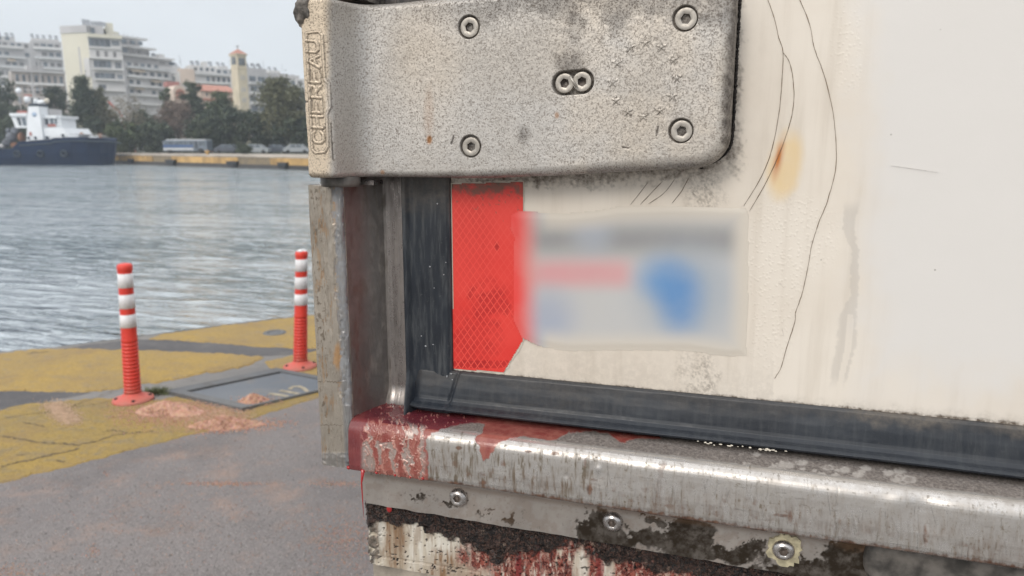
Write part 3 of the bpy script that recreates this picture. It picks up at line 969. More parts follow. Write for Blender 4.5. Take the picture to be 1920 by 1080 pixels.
for q in ((798, 649, .0011, 1, .8), (790, 630, .0007, 1, 1), (812, 646, .0007, 1.3, .7), (838, 706, .0009, .8, 1.3), (846, 701, .0010, 1.3, .6), (848, 712, .0007, 1, .8), (836, 722, .0007, 1, 1),
          (820, 382, .0008, 1, 1), (806, 500, .0008, 1, 1), (832, 515, .0007, 1, 1), (814, 540, .0006, 1, 1), (836, 492, .0006, 1, 1), (876, 746, .0006, .8, 1.4), (870, 735, .0005, 1, 1)):
    drop(q[0], q[1], 0.0425, q[2], M_drop, 'water_drop', q[3], q[4])
for i in range(34):
    t = random.random()
    px = 1288 + t * 200 if i < 24 else 1420 + random.random() * 40
    py = 826 + (px - 1288) * 0.1135 + random.gauss(0, 1.0)
    drop(px, py, 0.0270, random.uniform(.0003, .0009), M_glue, 'glue_crumb', random.uniform(1, 2.2), random.uniform(.5, 1))

# ---- corner post and the jamb that runs back from it
def post_grid(prof, z0, z1, nz, n=140):
    pr = np.array(prof)
    L = np.concatenate([[0], np.cumsum(np.hypot(*np.diff(pr, axis=0).T))])
    s = np.linspace(0, L[-1], n)
    px_ = np.interp(s, L, pr[:, 0]); py_ = np.interp(s, L, pr[:, 1])
    zz = np.linspace(z0, z1, nz)
    Xv, Zv = np.meshgrid(px_, zz); Yv, _ = np.meshgrid(py_, zz)
    return Xv, Yv, Zv

arc = [(-0.3625 + 0.004 * math.sin(t), 0.004 - 0.004 * math.cos(t)) for t in np.linspace(0, math.pi / 2, 7)]
prof = [(-0.3945, 0.075), (-0.3945, 0.003), (-0.3932, 0.0006), (-0.3915, 0.0)] + arc + [(-0.3583, 0.006)]
Xv, Yv, Zv = post_grid(prof, 1.1385, 1.4155, 380, 150)
U, V = survey_uv(np.stack([Xv, Yv, Zv], -1))
ex = Xv + 0.3622
n1 = fbm(Xv * 900, Zv * 120, 51); n2 = fbm(Xv * 300, Zv * 300, 52); n3 = fbm(Xv * 200, Zv * 45, 53)
edge = sstep(ex, -0.0125 + 0.004, -0.004) * (Yv < .004)
chip = sstep(n3 * .6 + n1 * .4 + edge * .18 - .02, 0.545, 0.60) * sstep(ex, -0.013, -0.006) * (V < 760)
rustc = ell(U + (n2 - .5) * 8, V, 634, 668, 9, 24, .4) + 0.7 * ell(U, V, 628, 388, 4, 40, .6) * n1 * 2 + 0.75 * chip * sstep(n2, .48, .60) + .5 * sstep(n1 * n3, .36, .42)
n5 = fbm(Xv * 420, Zv * 26, 57, 4)
scrt = sstep(n1 * .5 + n2 * .5, 0.555, 0.62) * (0.45 + .4 * ell(U - (V - 348) * .05, V, 588, 600, 11, 330, .5))
scrt = np.maximum(scrt, .40 * sstep(n5 * .7 + n1 * .3 + .10 * sstep(ex, -.02, -.008), .58, .66) * (V < 790))
scrt = np.maximum(scrt, .32 * sstep(n3, .45, .62))
scrt = np.maximum(scrt, .8 * (np.abs(V - 716 - (n1 - .5) * 8) < 1.2) * (U < 650) + .8 * (np.abs(V - 797 - (n1 - .5) * 8) < 1.0))
scrt = np.maximum(scrt, 0.6 * ell(U + (n2 - .5) * 20, V, 622, 776, 16, 30, .6) * n3 * 1.4)
foot = sstep(V + (n2 - .5) * 6, 846, 851)
bare = np.clip(foot * .55 + edge * sstep(ex, -0.006, -0.0015) * .8 + chip * (n2 > .45) * .8, 0, 1)
Yv = Yv - foot * .0012 * (Yv < .004) + foot * .0016 * n2 + chip * 0.0007 + (n3 - .5) * 0.0016 * (Yv < .004) + .0006 * sstep(n5, .58, .66) * (Yv < .004)
Yv += 0.0012 * sstep(-(Zv - 1.1465), 0, 0.003) * (Yv < .004) * .5
Zv2 = Zv + np.where(Zv < 1.139, (n3 - .5) * .001, 0)
link('corner_post', grid_mesh('corner_post', Xv, Yv, Zv2, {'dirt': np.clip(scrt, 0, 1), 'rust': np.clip(rustc, 0, 1), 'bare': bare}, flip=False), M_post, trailer, label='scraped beige corner post')
for z_ in (1.1390, 1.4148):
    b = MB(); b.box(-0.3943, -0.3585, 0.002, 0.075, z_, z_ + .0003); b.make('post_cap', M_post, trailer)

prof = [(-0.3584, 0.0055), (-0.3560, 0.013), (-0.3440, 0.0475), (-0.3427, 0.0512), (-0.3405, 0.0525), (-0.336, 0.0530), (-0.3240, 0.0530), (-0.3205, 0.0536), (-0.3190, 0.058)]
Xv, Yv, Zv = post_grid(prof, 1.1860, 1.62, 260, 120)
flare = 1 - sstep(Zv, 1.19, 1.212)
Yv = Yv - flare * 0.006 * sstep(Xv, -0.347, -0.340)
Xv = Xv - flare * 0.002 * (Xv < -.341) + flare * .003 * (Xv > -.33)
U, V = survey_uv(np.stack([Xv, Yv, Zv], -1))
n1 = fbm(Xv * 500, Zv * 60, 61); n2 = fbm(Xv * 200, Zv * 200, 62)
d = 0.35 * sstep(n1, .45, .7) + 0.5 * (Xv > -.343) * (Xv < -.3405) + 0.35 * (Xv < -.343)  # mottling, plus even darkening of the receding side face and its inner corner
link('door_jamb', grid_mesh('door_jamb', Xv, Yv, Zv, {'dirt': np.clip(d, 0, 1), 'rust': np.clip(.65 * np.exp(-((Xv + .3552) / .0042) ** 2) * (.3 + n1), 0, 1), 'bare': np.zeros_like(U)}), M_jamb, trailer)  # red tint along the front edge, carried in the rust channel

# ---- sill: a pressed steel bumper with a rolled edge, runs of red liquid and grime
spf = [(0.070, 1.1930), (0.030, 1.1918), (0.0085, 1.1905)]
for t in np.linspace(0.12, 0.93, 8):
    an = t * math.pi / 2
    spf.append((0.0085 - 0.0125 * math.sin(an), 1.1905 - 0.0125 + 0.0125 * math.cos(an)))
spf += [(-0.0045, 1.174), (-0.0055, 1.158), (-0.0052, 1.146), (-0.0038, 1.1410), (-0.0008, 1.1390), (0.003, 1.1388), (0.014, 1.1392), (0.024, 1.1398)]
pr = np.array(spf)
L = np.concatenate([[0], np.cumsum(np.hypot(*np.diff(pr, axis=0).T))])
sgrid = np.linspace(0, L[-1], 250)
py_ = np.interp(sgrid, L, pr[:, 0]); pz_ = np.interp(sgrid, L, pr[:, 1])
xx = np.concatenate([np.linspace(-0.3588, 0.262, 1060), np.linspace(0.3, 2.14, 14)])
X, Yg = np.meshgrid(xx, py_); _, Zg = np.meshgrid(xx, pz_)
# normals of the profile in the yz plane
ty, tz = np.gradient(py_), np.gradient(pz_)
ln = np.hypot(ty, tz); ny, nz_ = tz / ln, -ty / ln
sgn = 1.0 if nz_[5] > 0 else -1.0
NY, NZ = (ny * sgn)[:, None], (nz_ * sgn)[:, None]
base_pts = np.stack([X, Yg, Zg], -1)
U, V = survey_uv(base_pts)
U0, V0 = U.copy(), V.copy()
nA = fbm(U / 26, V / 26, 71); nB = fbm(U / 9, V / 9, 72); nC = fbm(U / 4, V / 4, 73, 3)
nS = fbm(U / 5, V / 26, 74); nL = fbm(U / 90, V / 30, 75)
Uw = U + (nA - .5) * 14 + (nB - .5) * 7; Vw = V + (nA - .5) * 8 + (nB - .5) * 5
pool = poly_d(Uw, Vw, [(640, 800), (668, 775), (725, 750), (775, 752), (860, 766), (1000, 785), (1075, 800), (1048, 822), (1030, 826), (985, 818), (955, 822), (930, 838), (920, 862), (908, 866), (900, 838), (893, 824), (905, 812), (908, 794), (880, 793), (850, 797), (812, 811), (800, 825), (803, 900), (700, 890), (640, 885)])
tail = poly_d(Uw, Vw, [(1060, 795), (1130, 805), (1240, 819), (1240, 824), (1200, 822), (1160, 828), (1140, 812), (1100, 808), (1068, 812)])
blood = np.maximum(1 - sstep(pool, -1.5, 1.5), 1 - sstep(tail, -1.5, 1.5))
front = (Yg < 0.0035)
curd = sstep(U, 674, 684) * (1 - sstep(U + (nA - .5) * 16, 792, 802)) * sstep(V - np.interp(U, [680, 720, 800], [795, 784, 800]) + (nA - .5) * 26, -8, 6)
# curdled film: wavy pale ridges round islands of bare metal
w1 = fbm(U / 9 + 2.2 * nA + 1.4 * nB, V / 34 + 1.2 * nB, 81, 2); w2 = fbm(U / 6 + 1.6 * nB, V / 15 + nB, 84, 2)
r1 = 1 - sstep(np.abs(w1 - .5), 0.012, 0.050); r2 = 1 - sstep(np.abs(w2 - .48), 0.015, 0.06)
ridge = np.clip(np.maximum(r1, r2 * .75), 0, 1) * curd
isl = curd * np.clip(sstep(w1, .47, .53) * sstep(nL + .25 * np.sin(U / 17.0) + .1, .50, .58), 0, 1)
blood = blood * (1 - isl * .72)
blob = sstep(fbm(U / 5, V / 4, 88, 2), .71, .76) * (V < 805) * (U > 690) * (U < 880) * (pool < -2)
ridge = np.maximum(ridge, blob * .5)
thin = np.clip(0.85 * front * sstep(U, 684, 700) * (U < 2000) + (0.75 * sstep(U, 885, 905)) + 0.35 * sstep(V, 800, 830), 0, 1)
thin = np.where(U < 684, 0.08 + .2 * nA, thin)
dust = (1 - sstep(np.interp(Yg, [-0.005, 0.0, 0.006, 0.012, 0.07], [1.0, 0.97, 0.75, 0.1, 0.0]) + (nB - .5) * .4, 0.25, 0.75))
ph = np.clip((1.186 - Zg) / 0.047, 0, 1) ** .5 * front
dirtm = np.clip(ph * (0.95 - .35 * sstep(U, 1060, 1250)) * sstep(nS * .6 + nA * .4, .42, .60), 0, 1)
dirtm = np.clip(dirtm + .8 * ell(U, V, 760, 830, 60, 40, .6) * 0 + 0.9 * ell(U + (nB - .5) * 30, V, 870, 870, 55, 34, .7) * nS * 1.5 + .8 * ell(U, V, 1000, 880, 120, 30, .8) * sstep(nS, .45, .6) + .55 * sstep(nC, .66, .7) * front, 0, 1)
under_ = (np.arange(250)[:, None] > 180) & (Zg < 1.15)
rust = np.clip(1.0 * sstep(-(Zg - 1.1452) + (nB - .5) * .005 + (nS - .5) * .004, 0, 0.0035) * (front | under_), 0, 1)  # rust line, with painted shade on the curved lower edge and underside
ph_ = np.clip((1.182 - Zg) / 0.043, 0, 1)
scr = np.zeros_like(U)
rs_ = np.random.default_rng(29)
UF = U[200]
for i in range(170):
    cx = rs_.uniform(805, 1915); tpy = 838 + (cx - 860) * .115; bty = 898 + (cx - 860) * .145
    cy = tpy + (bty - tpy) * rs_.random() ** .8
    ln_ = rs_.uniform(4, 22) * (.5 if i % 4 == 0 else 1); an = math.pi / 2 + rs_.normal(0, .18) if i % 4 else rs_.normal(.13, .08)
    j0 = max(0, np.searchsorted(UF, cx - 40)); j1 = min(len(UF), np.searchsorted(UF, cx + 40))
    p0_ = (cx - math.cos(an) * ln_, cy - math.sin(an) * ln_); p1_ = (cx + math.cos(an) * ln_, cy + math.sin(an) * ln_)
    dd = seg_d(U[:, j0:j1], V[:, j0:j1], p0_, p1_) + (nC[:, j0:j1] - .5) * 1.6
    scr[:, j0:j1] = np.maximum(scr[:, j0:j1], (1 - sstep(dd, .1, 1.2)) * rs_.uniform(.10, .42))
for i in range(90):
    cx = rs_.uniform(805, 1915); bty = 893 + (cx - 860) * .145
    cy = bty - abs(rs_.normal(0, 16)); r_ = rs_.uniform(2, 6)
    j0 = max(0, np.searchsorted(UF, cx - 40)); j1 = min(len(UF), np.searchsorted(UF, cx + 40))
    e_ = ell(U[:, j0:j1] + (nC[:, j0:j1] - .5) * 10, V[:, j0:j1] + (nC[:, j0:j1] - .5) * 8, cx, cy, r_ * rs_.uniform(.7, 2), r_, .4)
    rust[:, j0:j1] = np.maximum(rust[:, j0:j1], e_ * rs_.uniform(.2, .6))
scr = scr * front
rust = np.maximum(rust, .30 * front * sstep(nS * .5 + nL * .5, .42, .62) * np.clip(ph_ * 1.4, 0, 1))
rust = np.maximum(rust, 0.8 * (np.abs(U - 1250 + (V - 830) * .18 + (nB - .5) * 10) < 5.5) * sstep(V, 822, 836) * sstep(nA, .3, .45) * .55)
for cx, cy, rx, ry in ((1481, 968, 4, 12), (1465, 966, 14, 3), (1735, 1006, 4, 20), (905, 906, 8, 5), (1097, 868, 2.5, 9), (1105, 918, 5, 10), (990, 846, 6, 3), (860, 840, 5, 4), (1040, 850, 8, 3), (942, 868, 4, 6)):
    rust = np.maximum(rust, .9 * ell(U + (nB - .5) * 5, V + (nB - .5) * 5, cx, cy, rx, ry, .4))
salt = np.zeros_like(U)
rr = np.random.default_rng(5)
for i in range(46):
    cx = 1400 + rr.random() * 330; cy = 846 + (cx - 1400) * 0.112 + 4 + rr.random() * 44
    if cy > 880 + (cx - 1400) * 0.112: continue
    rx = 5 + rr.random() * 8
    e_ = ell(U + (nC - .5) * 8, V + (nC - .5) * 5, cx, cy, rx, rx * .55, .35)
    if i % 3 == 0: e_ = e_ * (1 - .7 * ell(U, V, cx, cy, rx * .6, rx * .32, .5))
    salt = np.maximum(salt, e_ * .62)
salt = np.clip(salt * (dust > .4) + .18 * sstep(nC, .62, .68) * dust * (U > 1040), 0, 1)
# relief
disp = ridge * 0.0009 + blood * 0.00022 + blob * 0.0006
disp += (fbm(X * 9, sgrid[:, None] * 12 + 0 * X, 91, 2) - .5) * 0.0014 * (X < .27)
def dent(cx, cy, r, depth):
    return -depth * np.exp(-(((U0 - cx) / r) ** 2 + ((V0 - cy) / r) ** 2))
disp += dent(1121, 884, 26, .0014) - dent(1121, 880, 7, .0012)
disp += dent(1730, 948, 34, .0028) + dent(1740, 990, 30, .0012) + dent(1660, 925, 22, .0008) + dent(1062, 892, 5, .0005) + dent(1340, 905, 40, .0008)
disp -= 0.00008 * sstep(nS, .62, .70) * front + .00022 * scr
Yd = Yg + NY * disp; Zd = Zg + NZ * disp
gm = grid_mesh('sill', X, Yd, Zd, {'blood': blood, 'thin': thin, 'ridge': ridge, 'dirt': dirtm, 'rust': rust, 'dust': dust, 'salt': salt, 'scr': scr, 'isl': isl * .5})
pn = gm.polygons[len(xx) * 20]
if pn.normal.z < 0: gm.flip_normals()
sill = link('sill', gm, M_sill, trailer, label='dented steel rear sill with dark red liquid run over its end')

# hanging drips at the sill's end
def drip(pts, rad, name='drip', mat=M_drip):
    b = MB(); b.tube(pts, rad, 8); b.make(name, mat, sill, True)

p0 = on_y(681, 880, -0.004); pm = on_y(678, 905, -0.003); p1 = on_y(680, 938, -0.003); p2 = on_y(682, 970, -0.003)
drip([p0, pm, p1, p2], [.0022, .0008, .0005, .0001])
p0 = on_y(654, 874, -0.003)
drip([p0, p0 - np.array([0, 0, .002]), p0 - np.array([0, 0, .0035])], [.0022, .0022, .0006])
for px in (706, 741, 770, 793):
    p0 = on_y(px, 884 + (px - 706) * .12, -0.004)
    drip([p0, p0 - np.array([0, 0, .0018]), p0 - np.array([0, 0, .003])], [.0016, .0013, .0003])

# ---- kick plate under the sill
xx = np.concatenate([np.linspace(-0.3570, 0.262, 760), np.linspace(0.3, 2.10, 10)])
zz = np.linspace(0, 1, 70)
X, T = np.meshgrid(xx, zz)
zb = 1.0925 + np.interp(X, [-.357, -.27, -.10, .05, 2.1], [0.0012, 0.0008, 0.0, -0.0015, -0.0015]) + (fbm(X * 60, X * 0, 3) - .5) * .0022
Z = zb + (1.142 - zb) * T
Y = 0.020 + (fbm(X * 12, Z * 12, 14) - .5) * 0.0015 + 0.002 * sstep(-X, 0.332, 0.338) * .5
U, V = survey_uv(np.stack([X, Y, Z], -1))
nA = fbm(U / 24, V / 24, 101); nB = fbm(U / 8, V / 8, 102); nC = fbm(U / 4, V / 4, 103, 3)
Uw, Vw = U + (nA - .5) * 44 + (nB - .5) * 22 + (nC - .5) * 10, V + (nA - .5) * 32 + (nB - .5) * 18 + (nC - .5) * 8
d = np.maximum.reduce([
    ell(Uw, Vw, 1122, 1000, 44, 46, .25), ell(Uw, Vw, 1288, 1010, 58, 40, .25), ell(Uw, Vw, 1212, 1010, 50, 18, .4), ell(Uw, Vw, 1225, 976, 16, 8, .4),
    ell(Uw, Vw, 1560, 1080, 170, 40, .25), ell(Uw, Vw, 1730, 1062, 220, 42, .25), ell(Uw, Vw, 1620, 1045, 90, 30, .3), ell(Uw, Vw, 1425, 1028, 26, 18, .35), ell(Uw, Vw, 1840, 1060, 160, 36, .3), .8 * ell(Uw, Vw, 1340, 1042, 120, 16, .5), .7 * ell(Uw, Vw, 1180, 1020, 90, 14, .6),
    ell(Uw, Vw, 838, 940, 11, 6, .3), .8 * ell(Uw, Vw, 945, 968, 44, 12, .6) * (nB > .45), .6 * ell(Uw, Vw, 785, 932, 34, 10, .7) * (nB > .5), .9 * ell(Uw, Vw, 860, 934, 19, 18, .3)])
d = np.maximum(sstep(d + (nC - .5) * .45, .24, .70) * np.clip(.80 + .35 * nB, 0, 1), sstep(nC, .74, .80) * .35)
ru_ = np.maximum(ell(Uw, Vw, 1640, 1022, 60, 14, .5) * .7, ell(Uw, Vw, 950, 962, 40, 18, .6) * .5 * nB)
ru_ = np.maximum(ru_, .5 * sstep(V - np.interp(U, [700, 1480, 1920], [888, 1000, 1062]), -6, 3) * (1 - sstep(V - np.interp(U, [700, 1480, 1920], [888, 1000, 1062]), 3, 14)))  # shade below the sill edge, painted as a band into the rust mask
ru_ = np.maximum(ru_, .30 * sstep(nA * .6 + nB * .4, .40, .62) * (1 - np.clip(d * 1.3, 0, 1)))
flk = ell(U + (nB - .5) * 26 + (nC - .5) * 10, V + (nB - .5) * 26, 1466, 1030, 29, 30, .15)
d = np.clip(d * (1 - flk), 0, 1)
gm = grid_mesh('kick_plate', X, Y, Z, {'dirt': d, 'rust': np.clip(ru_ * (1 - flk), 0, 1), 'bare': np.clip(flk * 0, 0, 1)})
if gm.polygons[0].normal.y > 0: gm.flip_normals()
kick = link('kick_plate', gm, M_kick, trailer)
b = MB(); b.box(-0.3625, -0.352, 0.0225, 0.0245, 1.0955, 1.1395); b.make('backing_strip', M_kick, kick)
# flaking yellowed paint round one rivet
c0 = on_y(1468, 1030, 0.0195)
pts = []
for k in range(40):
    an = 2 * math.pi * k / 40
    r = 0.0135 * (0.85 + 0.3 * random.random()) * (1.15 if -0.3 < math.cos(an) else 1)
    pts.append((c0[0] + r * math.cos(an) * .95, c0[1], c0[2] + r * math.sin(an)))
b = MB(); b.prism(pts, np.array([0, -.0012, 0]), np.array([0, .001, 0]))
b.make('paint_flake', plain('yellowed_paint', (0.44, 0.39, 0.26), 0.8, var=.3, scale=150, bump=.6, bs=300, bd=.001), kick)


def socket_head(name, px, py, y, r, hexr, depth, mat, parent, dome=0.0, turn=0.0, inner=True):
    c = on_y(px, py, y)
    n = 48
    rings = []
    def ring(rad, h):
        rings.append([(rad * math.cos(2 * math.pi * k / n), -h, rad * math.sin(2 * math.pi * k / n)) for k in range(n)])
    def hexring(rad, h):
        o = []
        for k in range(n):
            an = 2 * math.pi * k / n
            f = math.cos(math.pi / 6) / math.cos(((an + turn) % (math.pi / 3)) - math.pi / 6)
            o.append((rad * f * math.cos(an), -h, rad * f * math.sin(an)))
        rings.append(o)
    if dome:
        ring(r, -0.004); ring(r, 0.0006)
        for t in (0.25, .5, .75, .9):
            ring(r * math.cos(t * 1.05), 0.0006 + dome * math.sin(t * 1.05) / math.sin(1.05))
        ring(hexr * 1.12, dome * 1.02)
    else:
        ring(r, -depth - .003); ring(r, -0.0006); ring(r * .97, -0.0001); ring(r * .94, 0.0)
        ring(hexr * 1.12, 0.0)
    h0 = dome * 1.02 if dome else 0.0
    hexring(hexr, h0 - 0.0004); hexring(hexr * .96, h0 - depth)
    if dome:
        ring(hexr * .42, h0 - depth); ring(hexr * .36, h0 - depth * .45); ring(0.00005, h0 - depth * .4)
    else:
        hexring(hexr * .3, h0 - depth * 1.2); ring(0.00005, h0 - depth * 1.25)
    V = [(v[0] + c[0], v[1] + c[1], v[2] + c[2]) for r_ in rings for v in r_]
    Fc = []
    for i in range(len(rings) - 1):
        for k in range(n):
            Fc.append((i * n + k, i * n + (k + 1) % n, (i + 1) * n + (k + 1) % n, (i + 1) * n + k))
    o = part(name, V, Fc, mat, parent, True)
    o.data.materials.append(M_socket)
    k0 = (len(rings) - (5 if dome else 4)) * n
    for i_, p_ in enumerate(o.data.polygons):
        if i_ >= k0: p_.material_index = 1
    try:
        o.data.set_sharp_from_angle(angle=math.radians(35))
    except Exception:
        pass
    return o

for px, py, r in ((860, 932, .0094), (1149, 977, .0092), (1469, 1030, .0094)):
    socket_head('rivet', px, py, 0.0195, r, r * .42, .0024, M_rivet, kick, dome=.0050)

# ---- corroded beam below
xx = np.linspace(-0.3640, 0.262, 900)
zz = np.linspace(1.02, 1.104, 190)
X, Z = np.meshgrid(xx, zz)
base = 0.030 + 0 * X
U, V = survey_uv(np.stack([X, base, Z], -1))
nA = fbm(U / 30, V / 30, 111); nB = fbm(U / 10, V / 10, 112); nC = fbm(U / 4.5, V / 4.5, 113, 3); nS = fbm(U / 6, V / 40, 114)
top = np.interp(U, [685, 840, 1130, 1400, 1920], [944, 957, 1008, 1060, 1150])
dpt = V - top
gl_ = np.interp(U, [685, 720, 780, 850, 900, 950, 1000, 1060, 1150, 1300, 1500], [42, 30, 34, 44, 72, 64, 40, 26, 34, 40, 48])
grime = 1 - sstep(dpt - gl_ + (nA - .5) * 60 + (nB - .5) * 36, -8, 8)
grime = np.maximum(grime, .8 * (1 - sstep(U + (nB - .5) * 12, 700, 722)) * sstep(nB, .42, .5))
red = np.clip(sstep(U + (nA - .5) * 150, 835, 940) * (0.80 + .5 * sstep(nS, .35, .55)) * (1 - .9 * ell(U, V, 1088, 1062, 16, 34, .3)) * (1 - .8 * ell(U, V, 1140, 1062, 14, 30, .3)), 0, 1)
red = np.clip(red * sstep(nB * .5 + nS * .5, .26, .40), 0, 1)
streak = np.clip((np.abs(U - 972 + (nB - .5) * 6) < 5) * 1.0 + .7 * (np.abs(U - 1125 + (nB - .5) * 8) < 7) + .6 * (np.abs(U - 1010 + (nB - .5) * 8) < 3), 0, 1) * (V > 985)
stain = np.clip(.95 * ell(U + (nB - .5) * 10, V, 742, 1015, 20, 80, .5) + .7 * ell(U + (nB - .5) * 20, V, 850, 1070, 60, 30, .7) + .5 * sstep(nS, .55, .7), 0, 1)
hole = sstep(fbm(U / 5, V / 5, 119, 3), .70, .735) * (.4 + nA) * (1 - grime)
Y = base - grime * (0.0016 + 0.0075 * (fbm(U / 9, V / 7, 121, 4) - .25)) + hole * .0018 - red * .0012 * (nC - .3) - .0009 * (nB - .5)
Y += 0.002 * (1 - sstep(np.abs(V - (1048 + (U - 740) * .155) ), 1.0, 2.5)) * (U > 690) * (U < 900)
Y += 0.0012 * (1 - sstep(np.abs(U - 752), 1.0, 3.0)) * (V > 985)
Y += sstep(-X, 0.3580, 0.3640) ** 2 * 0.006
gm = grid_mesh('beam', X, Y, Z, {'grime': grime, 'red': red, 'streak': streak, 'stain': stain, 'hole': hole})
if gm.polygons[0].normal.y > 0: gm.flip_normals()
beam = link('rear_beam', gm, M_beam, trailer, label='corroded cream beam with black crust and red runs')
b = MB(); b.box(-0.3635, 2.10, 0.042, 0.11, 0.97, 1.1395); b.make('beam_web', plain('beam_back', (0.38, 0.33, 0.27), .7, var=.4, scale=30), beam)
drop(730, 954, 0.022, .0032, M_drip, 'drip', 1, 1.3)

# rounded lamp housing at the bottom right
c1 = on_y(1900, 1095, 0.012)
b = MB()
pts = []
for k in range(40):
    an = 2 * math.pi * k / 40
    ex_, ez_ = 0.105, 0.030
    cx, sz_ = math.cos(an), math.sin(an)
    pts.append((ex_ * math.copysign(abs(cx) ** .5, cx), ez_ * math.copysign(abs(sz_) ** .75, sz_)))
rings = [(1.0, 0.03), (1.0, 0.006), (.97, .002), (.90, 0.0), (.86, .002), (.80, .0035), (0.01, .0035)]
V = [(c1[0] + p[0] * s, c1[1] + h, c1[2] + p[1] * (s if s > .5 else s)) for s, h in rings for p in pts]
Fc = [(i * 40 + k, (i + 1) * 40 + k, (i + 1) * 40 + (k + 1) % 40, i * 40 + (k + 1) % 40) for i in range(len(rings) - 1) for k in range(40)]
part('lamp_housing', V, Fc, M_lamp, trailer, True)

# ---- cast hinge strap with raised lettering, ring of stars and countersunk bolts
pf = [(-0.3735, 0.030), (-0.3737, -0.020), (-0.3733, -0.0262), (-0.3718, -0.0292), (-0.369, -0.0302), (-0.352, -0.0306), (-0.3487, -0.0300), (-0.3463, -0.0277), (-0.3447, -0.0235),
      (-0.3428, -0.0165), (-0.3408, -0.0090), (-0.3385, -0.0020), (-0.3352, 0.0040), (-0.3305, 0.0085), (-0.323, 0.0110), (-0.312, 0.0118), (-0.30, 0.012)]
pr = np.array(pf)
tt = np.linspace(0, len(pf) - 1, 800)
def cr_spline(P, t):
    i = np.clip(np.floor(t).astype(int), 0, len(P) - 2); f = (t - i)[:, None]
    p0 = P[np.clip(i - 1, 0, len(P) - 1)]; p1 = P[i]; p2 = P[i + 1]; p3 = P[np.clip(i + 2, 0, len(P) - 1)]
    return .5 * (2 * p1 + (p2 - p0) * f + (2 * p0 - 5 * p1 + 4 * p2 - p3) * f ** 2 + (3 * p1 - p0 - 3 * p2 + p3) * f ** 3)
sp = cr_spline(pr, tt)
XR = -0.0195
sp = np.vstack([sp, np.stack([np.linspace(-0.2995, XR - .03, 320), np.full(320, .012)], 1)])
# right end: dense towards the rounded edge
sp = np.vstack([sp, np.stack([XR - .03 + .03 * np.sin(np.linspace(0.02, 1, 90) * math.pi / 2), np.full(90, .012)], 1)])
L = np.concatenate([[0], np.cumsum(np.hypot(*np.diff(sp, axis=0).T))])
s = np.concatenate([np.linspace(0, L[-1] - .02, 780), L[-1] - .02 + .02 * np.sin(np.linspace(0.02, 1, 70) * math.pi / 2)])
bx = np.interp(s, L, sp[:, 0]); by = np.interp(s, L, sp[:, 1])
tx_, ty_ = np.gradient(bx, s), np.gradient(by, s)
ln = np.hypot(tx_, ty_) + 1e-9
nx_, ny_ = ty_ / ln, -tx_ / ln          # outward (towards -y)
zlo = np.interp(bx, [-.374, -.30, -.22, -.16, -.10, XR], [1.4236, 1.4232, 1.4234, 1.4262, 1.4300, 1.4352])
zhi = np.interp(bx, [-.374, -.31, XR], [1.5730, 1.5733, 1.586])
rc = 0.024
inx = np.clip(bx - (XR - rc), 0, rc)
cut = rc - np.sqrt(np.maximum(rc * rc - inx ** 2, 0))
zlo = zlo + cut; zhi = zhi - cut
q = np.linspace(0, 1, 300)
q = 0.5 - 0.5 * np.sign(0.5 - q) * np.abs(2 * np.abs(q - .5)) ** 0.8 * 1.0
q = (q - q[0]) / (q[-1] - q[0])
T, X = np.meshgrid(q, bx, indexing='ij')
ZL, ZH = zlo[None, :], zhi[None, :]
Z = ZL + (ZH - ZL) * T
BY = np.broadcast_to(by, X.shape).copy(); NXg = np.broadcast_to(nx_, X.shape); NYg = np.broadcast_to(ny_, X.shape)
# distance to the outline (rounded right corners)
zmid = (np.interp(bx, [-.374, XR], [1.4235, 1.4352]) + np.interp(bx, [-.374, XR], [1.573, 1.586])) / 2
hh = (np.interp(bx, [-.374, -.30, -.22, -.16, -.10, XR], [1.573, 1.5733, 1.576, 1.579, 1.582, 1.586]) - np.interp(bx, [-.374, -.30, -.22, -.16, -.10, XR], [1.4236, 1.4232, 1.4234, 1.4262, 1.4300, 1.4352])) / 2
zmid = np.interp(bx, [-.374, -.30, -.22, -.16, -.10, XR], [(1.573 + 1.4236) / 2, (1.5733 + 1.4232) / 2, (1.576 + 1.4234) / 2, (1.579 + 1.4262) / 2, (1.582 + 1.43) / 2, (1.586 + 1.4352) / 2])
dz = np.abs(Z - zmid[None, :]) - (hh[None, :] - rc); dx = X - (XR - rc)
d_out = -(np.where((dz > 0) & (dx > 0), np.hypot(dz, dx) - rc, np.maximum(dz - rc, dx - rc)))
d_out = np.clip(d_out, 0, None)
re = np.interp(X, [-.374, -.30, XR - .03, XR], [.004, .006, .011, .012])
drop_ = np.where(d_out < re, re - np.sqrt(np.maximum(re ** 2 - (re - d_out) ** 2, 0)), 0)
U, V = survey_uv(np.stack([X, BY, Z], -1))
nA = fbm(U / 40, V / 40, 131); nB = fbm(U / 12, V / 12, 132); nC = fbm(U / 5, V / 5, 133, 3); nF = fbm(U / 2.4, V / 2.4, 134, 2)
relief = (nC - .5) * .00016 + (nB - .5) * .00022 + (nF - .5) * .00012
